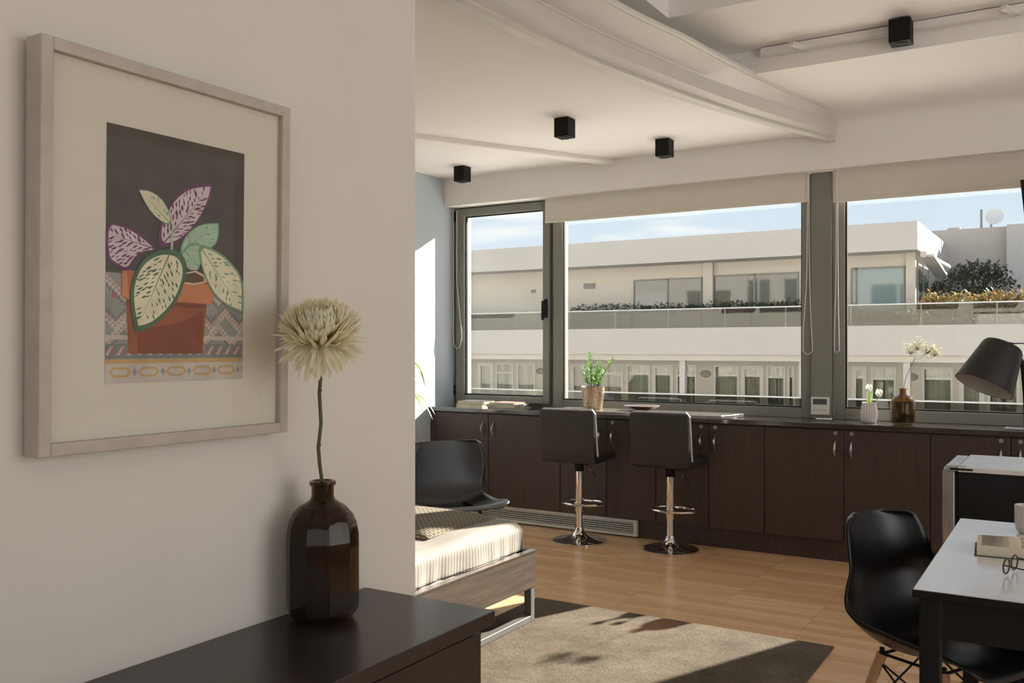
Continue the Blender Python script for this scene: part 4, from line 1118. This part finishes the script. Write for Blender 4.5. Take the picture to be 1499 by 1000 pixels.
for k in range(6):
    xx = k * 92 + 10; ym = y1_ + 68
    P([(xx, ym), (xx + 14, ym - 14), (xx + 58, ym - 14), (xx + 72, ym), (xx + 58, ym + 14), (xx + 14, ym + 14)], 'yellow', False, 6)
    P([(xx + 8, ym), (xx + 18, ym - 8), (xx + 54, ym - 8), (xx + 64, ym), (xx + 54, ym + 8), (xx + 18, ym + 8)], 'pale', False, 7)
    P([(xx + 74, ym), (xx + 82, ym - 12), (xx + 90, ym), (xx + 82, ym + 12)], 'cloth', False, 7)
layer[0] = 8
P([(148, 655), (430, 672), (416, 851), (158, 851)], 'terra')
P([(190, 770), (350, 740), (417, 700), (416, 851), (190, 851)], 'terra2')
P([(150, 658), (430, 672), (428, 694), (150, 680)], 'terra2')
P([(131, 562), (165, 560), (450, 600), (452, 680), (150, 662), (131, 652)], 'rimd')
P([(135, 566), (150, 563), (158, 658), (135, 650)], 'rim')
P([(330, 596), (450, 612), (450, 680), (330, 670)], 'rim')
P([(352, 570), (390, 562), (425, 580), (428, 602), (385, 612), (352, 608)], 'lightpot')
P([(352, 574), (388, 568), (418, 584), (420, 600), (384, 606), (352, 602)], 'soil')
def zleaf(pts, edge, fill, spot, base, tip, ns, sl=13, seed=0, inset=.86, vein=None, broken=False):
    random.seed(seed)
    for _q in range(2):
        np_ = []
        for i_ in range(len(pts)):
            a_, c_, pv = pts[i_], pts[(i_ + 1) % len(pts)], pts[i_ - 1]
            if math.hypot(a_[0] - tip[0], a_[1] - tip[1]) < 12: np_.append(a_)
            np_ += [(a_[0] * .75 + c_[0] * .25, a_[1] * .75 + c_[1] * .25), (a_[0] * .25 + c_[0] * .75, a_[1] * .25 + c_[1] * .75)]
        pts = np_
    cx_ = sum(p[0] for p in pts) / len(pts); cy_ = sum(p[1] for p in pts) / len(pts)
    P(pts, edge)
    ins = [(cx_ + (p[0] - cx_) * inset, cy_ + (p[1] - cy_) * inset) for p in pts]
    P(ins, fill)
    dx, dy = tip[0] - base[0], tip[1] - base[1]; ll = math.hypot(dx, dy); dx /= ll; dy /= ll; nx, ny = -dy, dx
    def inside(x_, y_, poly):
        c = False; j = len(poly) - 1
        for i in range(len(poly)):
            if ((poly[i][1] > y_) != (poly[j][1] > y_)) and (x_ < (poly[j][0] - poly[i][0]) * (y_ - poly[i][1]) / (poly[j][1] - poly[i][1]) + poly[i][0]): c = not c
            j = i
        return c
    lay = layer[0] + 1
    placed = []
    for _ in range(ns * 30):
        if len(placed) >= ns: break
        x_ = random.uniform(min(p[0] for p in pts), max(p[0] for p in pts)); y_ = random.uniform(min(p[1] for p in pts), max(p[1] for p in pts))
        if not inside(x_, y_, [(cx_ + (p[0] - cx_) * (inset - .06), cy_ + (p[1] - cy_) * (inset - .06)) for p in pts]): continue
        off = (x_ - base[0]) * nx + (y_ - base[1]) * ny
        if abs(off) < 7 or any(math.hypot(x_ - a_, y_ - c_) < sl * .72 for a_, c_ in placed): continue
        placed.append((x_, y_))
        sgn = 1 if off > 0 else -1
        ex, ey = dx * .75 + nx * sgn * .65, dy * .75 + ny * sgn * .65; fx, fy = -ey, ex; l_ = sl * random.uniform(.45, .9); w_ = l_ * random.uniform(.22, .38)
        P([(x_ - ex * l_, y_ - ey * l_), (x_ - ex * l_ * .2 + fx * w_, y_ - ey * l_ * .2 + fy * w_), (x_ + ex * l_ * .7 + fx * w_ * .7, y_ + ey * l_ * .7 + fy * w_ * .7), (x_ + ex * l_, y_ + ey * l_), (x_ + ex * l_ * .2 - fx * w_, y_ + ey * l_ * .2 - fy * w_)], spot, True, lay)
    layer[0] = lay
    P([(base[0] - nx * 2.2, base[1] - ny * 2.2), (tip[0] - dx * ll * .08, tip[1] - dy * ll * .08), (base[0] + nx * 2.2, base[1] + ny * 2.2)], vein or spot)
zleaf([(75, 390), (120, 398), (175, 420), (225, 458), (262, 492), (215, 492), (175, 520), (150, 566), (112, 545), (75, 520)], 'purple', 'lilac', 'purple', (255, 488), (70, 430), 44, 17, 1, .88)
zleaf([(262, 486), (255, 430), (275, 370), (315, 305), (370, 265), (450, 257), (440, 310), (412, 370), (370, 430), (320, 470)], 'purple', 'lilac', 'purple', (264, 482), (450, 258), 60, 16, 2, .88)
zleaf([(330, 500), (350, 440), (400, 400), (468, 396), (470, 440), (455, 480), (400, 500), (360, 520)], 'midgreen', 'mint', 'midgreen', (335, 500), (466, 398), 10, 12, 3, .93)
zleaf([(335, 500), (370, 470), (400, 480), (410, 530), (395, 560), (360, 560)], 'mint', 'mint', 'midgreen', (350, 490), (395, 555), 5, 10, 4, .93)
zleaf([(187, 280), (225, 282), (262, 305), (292, 345), (308, 408), (270, 395), (235, 365), (208, 325)], 'midgreen', 'cream', 'midgreen', (308, 408), (187, 280), 16, 9, 5, .92)
P([(303, 405), (310, 405), (308, 492), (300, 492)], 'mint')
P([(340, 495), (365, 468), (398, 464), (400, 474), (368, 478), (345, 502)], 'midgreen')
zleaf([(395, 466), (450, 485), (505, 525), (556, 590), (556, 712), (515, 695), (462, 660), (425, 598), (402, 530)], 'midgreen', 'cream', 'midgreen', (396, 468), (552, 706), 30, 14, 6, .90)
zleaf([(300, 487), (335, 498), (360, 540), (352, 600), (325, 668), (275, 728), (225, 765), (180, 776), (163, 700), (160, 625), (178, 560), (212, 515), (258, 490)], 'green', 'cream', 'green', (302, 490), (182, 772), 62, 16, 7, .86)
pa_.build('painting', amats, pic, smooth=False, fix=False)
# tiny pencil mark on the right of the mat board
for ch in pic.children: pass
pic.rotation_euler = (0, radians(.72), 0)
pic.location.x = XP

# ------------------------------------------------------------------ OUTSIDE
YF = 31.0
def zat(u, v, Y): return W(u, v, Y)[1]
def xat(u, Y): return W(u, 509, Y)[0]
tag(MB().box(-140, 140, 6.9, 200, -14.2, -14).build('street_ground', mat('pale_asphalt', (.42, .40, .37), .9, vary=.08, vscale=.3)), None, None, None, 'structure')
bld = thing('apartment_building', (-15, 33, -14), 'long pale apartment building across the street with balconies and glass railings', 'building')
zs1 = zat(1010, 480, YF); zs0 = zat(1010, 519, YF); zr1 = zat(1010, 452.5, YF); zl0 = zat(1010, 528, YF)
XA, XZ = -46, 26
MB().box(XA, XZ, YF, YF + 5.2, zs0, zs1).build('balcony_slab', M_outer, bld)
MB().box(XA, XZ, YF + .12, YF + .5, zl0, zs0).build('lower_beam', M_outer2, bld)
# upper storey: recessed wall, deep roof fascia
YU = 33.2
xc = xat(1343, 32.0); zf1 = zat(1343, 323, 32.0); zf0 = zat(1343, 365, 32.0)
MB().box(XA, xc, 32.0, 39.6, zf0, zf1).build('roof_fascia', M_outer, bld)
MB().box(XA, xc - .25, YU, 38.6, zs1, zf0).build('upper_wall', M_outer2, bld)
for (ua, ub) in ((1029, 1043), (1326, 1340)):
    MB().box(xat(ua, YU - .2), xat(ub, YU - .2), YU - .2, YU, zs1, zf0).build('pilaster', M_outer2, bld)
M_ffr = mat('facade_frame_grey', (.22, .22, .21), .5); M_ffw = mat('facade_frame_white', (.62, .62, .62), .6)
def fwin(u0, u1, v0, Yp, gm, fm, mull=None, curtains=False, zbot=None, vb=None, fr=.06, uref=None):
    x0_, x1_ = xat(u0, Yp), xat(u1, Yp); zt_ = zat((u0 + u1) / 2 if uref is None else uref, v0, Yp); zb_ = zbot if zbot is not None else zat((u0 + u1) / 2 if uref is None else uref, vb, Yp)
    b = MB(); frame_rect(b, x0_, x1_, zb_, zt_, Yp - .06, Yp, fr, fr, fr, fr)
    if mull:
        for m_ in mull:
            xm_ = xat(m_, Yp); b.box(xm_ - fr * .6, xm_ + fr * .6, Yp - .06, Yp, zb_, zt_)
    f_ = b.build('window', fm, bld)
    if curtains:
        c = MB()
        nseg = max(6, int((x1_ - x0_) / .05))
        for i in range(nseg):
            a_ = i / nseg; c_ = (i + 1) / nseg
            if .42 < a_ < .55: continue
            xa_ = x0_ + fr + (x1_ - x0_ - 2 * fr) * a_; xb_ = x0_ + fr + (x1_ - x0_ - 2 * fr) * c_
            c.quad((xa_, Yp + .12 + .05 * sin(i * 1.9), zb_), (xb_, Yp + .12 + .05 * sin((i + 1) * 1.9), zb_), (xb_, Yp + .12 + .05 * sin((i + 1) * 1.9), zt_), (xa_, Yp + .12 + .05 * sin(i * 1.9), zt_))
        c.build('curtain', M_curtain, f_, fix=False)
        MB().box(x0_, x1_, Yp - .025, Yp - .015, zb_, zt_).build('pane', G_far, f_)
    else:
        MB().box(x0_, x1_, Yp - .03, Yp - .01, zb_, zt_).build('pane', gm, f_)
G_far = glassmat('far_window_glass', (.80, .82, .80), .07)
fwin(928, 1028, 408, YU - .01, M_farglass, M_ffr, [978], zbot=zs1 + .1, fr=.05)
fwin(1043, 1169, 401, YU - .01, M_farglass, M_ffr, [1105], zbot=zs1 + .1, fr=.05)
fwin(1246, 1325, 391, YU - .01, M_farglass2, M_ffr, [1254], zbot=zs1 + .1, fr=.05)
MB().box(xat(855, YU), xat(871, YU), YU - .05, YU, zat(863, 423, YU), zat(863, 415, YU)).build('vent_grille', M_ffr, bld)
MB().box(xat(778, YU), xat(784, YU), YU - .05, YU, zat(781, 429, YU), zat(781, 424, YU)).build('vent_grille', M_ffr, bld)
# side face opening under the fascia
for (ya, yb) in ((33.6, 34.6), (34.9, 36.2)):
    fx = xc - .25
    b = MB(); b.box(fx, fx + .06, ya, yb, zs1, zf0 - .3); f_ = b.build('window', M_ffr, bld)
    MB().box(fx + .05, fx + .075, ya + .08, yb - .08, zs1 + .1, zf0 - .38).build('pane', M_farglass, f_)
# rolled awning
MB().tube([(xc + .12, 32.5, zf0 - .12), (xc + .45, 36.0, zf0 - .3)], .11, 12).build('awning_roll', M_outer, bld)
b = MB(); b.prism([(32.6, zf0 - .12), (36.3, zf0 - .5), (36.3, zf0 - .62), (32.6, zf0 - .2)], xc, xc + .42, 'x'); b.build('awning', M_outer3, bld)
# upper glass railing
for k in range(30):
    xa_ = XA + 2 + k * 2.1
    if xa_ > 14: break
    MB().box(xa_, xa_ + 2.08, YF + .10, YF + .115, zs1, zr1).build('railing_pane', G_rail, bld)
MB().box(XA, XZ, YF + .08, YF + .14, zr1 - .01, zr1 + .03).build('handrail', M_ffw, bld)
b = MB()
for k in range(30): b.box(XA + 2 + k * 2.1 - .02, XA + 2 + k * 2.1 + .02, YF + .12, YF + .17, zs1, zr1)
b.build('railing_posts', M_ffw, bld)
# lower storey
YLw = 33.0
zlf = zat(1010, 578, YF) - 1.0
MB().box(XA, XZ, YLw + .5, YLw + .7, zlf, zs0).build('inner_room_wall', mat('dim_room_wall', (.55, .52, .46), .9), bld)
# lower wall as strips between the openings
wins = [(700, 722), (726, 752), (757, 784), (836, 862), (868, 912), (917, 952), (955, 986), (990, 1020), (1045, 1082), (1085, 1118), (1122, 1150), (1153, 1163), (1247, 1269), (1275, 1312), (1350, 1395), (1404, 1441), (1446, 1492)]
ztw = zat(1010, 534, YLw)
b = MB(); last = XA
for (ua, ub) in wins:
    x0_, x1_ = xat(ua, YLw), xat(ub, YLw); b.box(last, x0_, YLw, YLw + .2, zlf, ztw); last = x1_
b.box(last, XZ, YLw, YLw + .2, zlf, ztw); b.box(XA, XZ, YLw, YLw + .2, ztw, zs0)
b.build('lower_wall', M_outer2, bld)
for i, (ua, ub) in enumerate(wins):
    fwin(ua, ub, 534, YLw, None, M_ffw, None, True, zbot=zlf, fr=.07 if i % 3 else .13, uref=1010) if False else None
    x0_, x1_ = xat(ua, YLw), xat(ub, YLw)
    fr = .07 if i % 3 else .14
    b = MB(); frame_rect(b, x0_, x1_, zlf, ztw, YLw - .03, YLw + .05, fr, fr, fr, fr)
    if i % 3 == 1: b.box(x0_, x1_, YLw - .02, YLw + .04, ztw - .45, ztw - .38)
    f_ = b.build('window', M_ffw, bld)
    c = MB(); ns_ = max(8, int((x1_ - x0_) / .06))
    for j in range(ns_):
        if .42 < j / ns_ < .52 and i % 3 == 1: continue
        xa_ = x0_ + (x1_ - x0_) * j / ns_; xb_ = x0_ + (x1_ - x0_) * (j + 1) / ns_
        c.quad((xa_, YLw + .15 + .05 * sin(j * 1.7), zlf), (xb_, YLw + .15 + .05 * sin((j + 1) * 1.7), zlf), (xb_, YLw + .15 + .05 * sin((j + 1) * 1.7), ztw), (xa_, YLw + .15 + .05 * sin(j * 1.7), ztw))
    c.build('curtain', M_curtain, f_, fix=False)
    MB().box(x0_, x1_, YLw - .005, YLw + .005, zlf, ztw).build('pane', G_far, f_)
for uu in (818, 1000, 1175, 1328):
    xx = xat(uu, YF + .3); MB().box(xx - .10, xx + .10, YF + .2, YF + .45, zlf, zl0).build('post', M_outer, bld)
for uu in (791, 1033, 1334):
    xx = xat(uu, YLw); zz = zat(1010, 547, YLw)
    MB().lathe([(0, -.04), (.15, -.03), (.18, 0), (0, 0)], seg=24, M=Matrix.Translation((xx, YLw - .0, zz)) @ Matrix.Rotation(radians(90), 4, 'X') @ Matrix.Diagonal((1.2, .75, -1, 1))).build('wall_lamp', M_ffr, bld)
zlr = zat(1010, 578, YF)
MB().box(XA, XZ, YF + .08, YF + .14, zlr - .02, zlr + .03).build('handrail', M_ffw, bld)
for k in range(16):
    xa_ = XA + 2 + k * 3.6
    MB().box(xa_, xa_ + 3.57, YF + .10, YF + .115, zlf, zlr).build('railing_pane', G_rail, bld)
MB().box(XA, XZ, YF, YLw + .2, zlf - 1.0, zlf).build('balcony_slab', M_outer, bld)
MB().box(XA, XZ, YLw, 45, -14, zlf - 1.0).build('lower_storeys', M_outer3, bld)
for k in range(2):
    MB().box(XA, XZ, YF, YLw, zlf - 4 - 3 * k, zlf - 3 - 3 * k).build('balcony_slab', M_outer, bld)
# terrace parts at the right
b2 = thing('rooftop_block', (-3, 41, zs1), 'grey rooftop block behind the terrace with a satellite dish on top', 'building')
xb0 = xat(1390, 40); xb1 = xat(1475, 40); zb_ = zat(1430, 334, 40)
MB().box(-9, xb1, 40, 46, zs1 - 3, zb_ - .0).build('wall', M_outer3, b2)
MB().box(xb0 - .1, xb0 + .35, 40.2, 40.5, zb_, zb_ + .0 + .1).build('parapet', M_outer3, b2)
MB().box(xb1, xb1 + 12, 39.4, 46, zs1 - 3, zat(1485, 328, 39.4)).build('tall_wall', M_outer, b2)
MB().box(-9, 12, 36.6, 46, zs1 - 3.2, zs1).build('terrace_floor', M_outer3, b2)
dx0, dz0 = xat(1451, 41), zb_
t = thing('satellite_dish', (dx0, 41, dz0), 'round satellite dish on the rooftop block', 'dish')
Md = Matrix.Translation((dx0 + .12, 40.9, dz0 + .52)) @ Matrix.Rotation(radians(75), 4, 'X')
MB().lathe([(0, -.08), (.12, -.07), (.24, -.04), (.32, 0), (.33, .01), (.24, -.02), (.12, -.05), (0, -.06)], seg=36, M=Md).build('reflector', M_ffw, t)
MB().tube([(dx0, 41, dz0), (dx0, 41, dz0 + .5), (dx0 + .1, 41, dz0 + .5)], .04, 8).build('mast', M_ffr, t)
MB().tube([(dx0 - .35, 41, dz0), (dx0 - .35, 41, dz0 + .85)], .045, 8).build('pipe', M_ffr, t)
MB().box(dx0 - .7, dx0 + 1.2, 40.7, 41.3, dz0 - .02, dz0 + .07).build('base', M_ffr, t)

def cloud_leaves(b, c, r, nn_, size, mi=0, nmi=1):
    for _ in range(nn_):
        dv = Vector((random.gauss(0, 1), random.gauss(0, 1), random.gauss(0, 1))); dv.normalize(); q = random.uniform(.55, 1.05)
        p = Vector(c) + Vector((dv.x * r[0] * q, dv.y * r[1] * q, dv.z * r[2] * q))
        leaf(b, p, (random.uniform(-1, 1), random.uniform(-1, 1), random.uniform(-.3, 1)), size * random.uniform(.7, 1.3), size * .55, .3, n=2, mi=random.randrange(nmi))
random.seed(31)
t = thing('dark_bush', (xat(1425, 37), 37, zs1), 'dark green bush on the terrace in front of the rooftop block', 'bush')
b = MB(); tr_ = MB()
for (uu, vv, rr) in ((1395, 425, .8), (1415, 415, .9), (1440, 412, .95), (1460, 425, .75), (1425, 398, .5), (1450, 398, .45), (1405, 402, .4), (1375, 432, .5)):
    xx, zz = W(uu, vv, 37.4); cloud_leaves(b, (xx, 37.4, zz), (rr, .6, rr * .75), int(420 * rr), .17)
    tr_.tube([(xat(1425, 37.4), 37.4, zs1), (xx, 37.4, zz)], [.06, .02], 6)
b.build('foliage', leafmat('dark_bush_leaf', (.045, .06, .03), .15), t, smooth=False, fix=False); tr_.build('stems', mat('bark', (.08, .06, .045), .9), t)
# dry hedge in planters behind the upper railing
Mh = [leafmat('dry_leaf_ochre', (.50, .34, .12), .3), leafmat('dry_leaf_green', (.20, .22, .09), .3), leafmat('dry_leaf_rust', (.34, .20, .09), .3)]
for (ua, ub, h_, lab) in ((1250, 1292, .5, 'low green hedge in a dark planter below the teal window'), (1300, 1345, .55, 'low ochre hedge in a dark planter left of the awning corner'),
                          (1352, 1420, 1.25, 'tall ochre hedge in a planter in front of the dark bush'), (1426, 1510, 1.25, 'tall rust and ochre hedge in a planter at the right edge of the terrace')):
    xa_, xb_ = xat(ua, YF + .8), xat(ub, YF + .8); xm_ = (xa_ + xb_) / 2
    t = thing('hedge', (xm_, YF + .8, zs1), lab, 'hedge')
    b = MB(); n_ = int((xb_ - xa_) / .35) + 1
    for k in range(n_):
        cloud_leaves(b, (xa_ + (xb_ - xa_) * (k + .5) / n_, YF + .8, zs1 + .42 * h_), (.32, .22, random.uniform(.38, .48) * h_), int(230 * h_), .15, nmi=3)
    b.build('foliage', Mh, t, smooth=False, fix=False)
    MB().box(xa_, xb_, YF + .6, YF + 1.0, zs1, zs1 + .14).build('planter', M_ffr, t)
M_lows = leafmat('low_shrub_leaf', (.07, .10, .045), .2)
for (ua, ub, lab) in ((838, 926, 'low dark shrubs in a balcony planter left of the big upper windows'), (930, 1028, 'low dark shrubs in a balcony planter before the left big upper window'),
                      (1032, 1100, 'low dark shrubs in a balcony planter before the left pane of the right big window'), (1104, 1176, 'low dark shrubs in a balcony planter before the right pane of the right big window')):
    xa_, xb_ = xat(ua, YU - .9), xat(ub, YU - .9); xm_ = (xa_ + xb_) / 2
    t = thing('low_shrub', (xm_, YU - .9, zs1), lab, 'shrub')
    b = MB(); n_ = int((xb_ - xa_) / .3) + 1
    for k in range(n_): cloud_leaves(b, (xa_ + (xb_ - xa_) * (k + .5) / n_, YU - .9, zs1 + .72), (.28, .2, random.uniform(.14, .32)), 90, .12)
    b.build('foliage', M_lows, t, smooth=False, fix=False)
    MB().box(xa_, xb_, YU - 1.1, YU - .7, zs1, zs1 + .58).build('planter', M_ffr, t)

# our own building's street face above and below this room: seen only in reflections
own = thing('wall_facade', (0, 6.8, 3.7), kind='structure')
b = MB(); b.box(-70, XL - .16, 6.55, 6.9, -14, 12).box(XR + .16, 22, 6.55, 6.9, -14, 12).box(XL - .16, XR + .16, 6.72, 6.9, 3.3, 12).box(XL - .16, XR + .16, 6.55, 6.9, -14, -.21)
b.build('render', M_outer2, own)
random.seed(77)
bs = [MB(), MB(), MB()]
for j in range(3):
    x0_ = -66
    while x0_ < 18:
        ww = random.choice((.9, 1.4, 2.2, 3.0)); z0_ = 3.9 + j * 3.1; ht = random.choice((1.3, 1.9, 2.2)); q = random.choice((0, 0, 1, 2))
        bs[q].box(x0_, x0_ + ww, 6.9, 6.95, z0_, z0_ + ht)
        bs[1].box(x0_ + ww * .5 - .05, x0_ + ww * .5 + .05, 6.9, 6.98, z0_, z0_ + ht)
        if random.random() < .5: bs[2].box(x0_ - .3, x0_ + ww + .3, 6.9, 7.2, z0_ - .25, z0_ + .25)
        x0_ += ww + random.uniform(.4, 1.6)
bs[0].build('street_windows', M_farglass, own); bs[1].build('window_frames', M_ffw, own)
bs[2].build('shutters_and_boxes', mat('brown_shutter', (.12, .10, .07), .7), own)
b = MB()
for j in range(2): b.box(-70, 22, 6.9, 7.5, 6.5 + j * 3.1, 6.7 + j * 3.1)
b.build('ledges', M_outer, own)
MB().box(-26, 22, 6.91, 13.0, -.32, -.2).build('bounce_slab', mat('pale_bounce_surface', (.86, .83, .78), .8), own)  # unseen slab added as a reflector, bounces sun up onto the ceiling
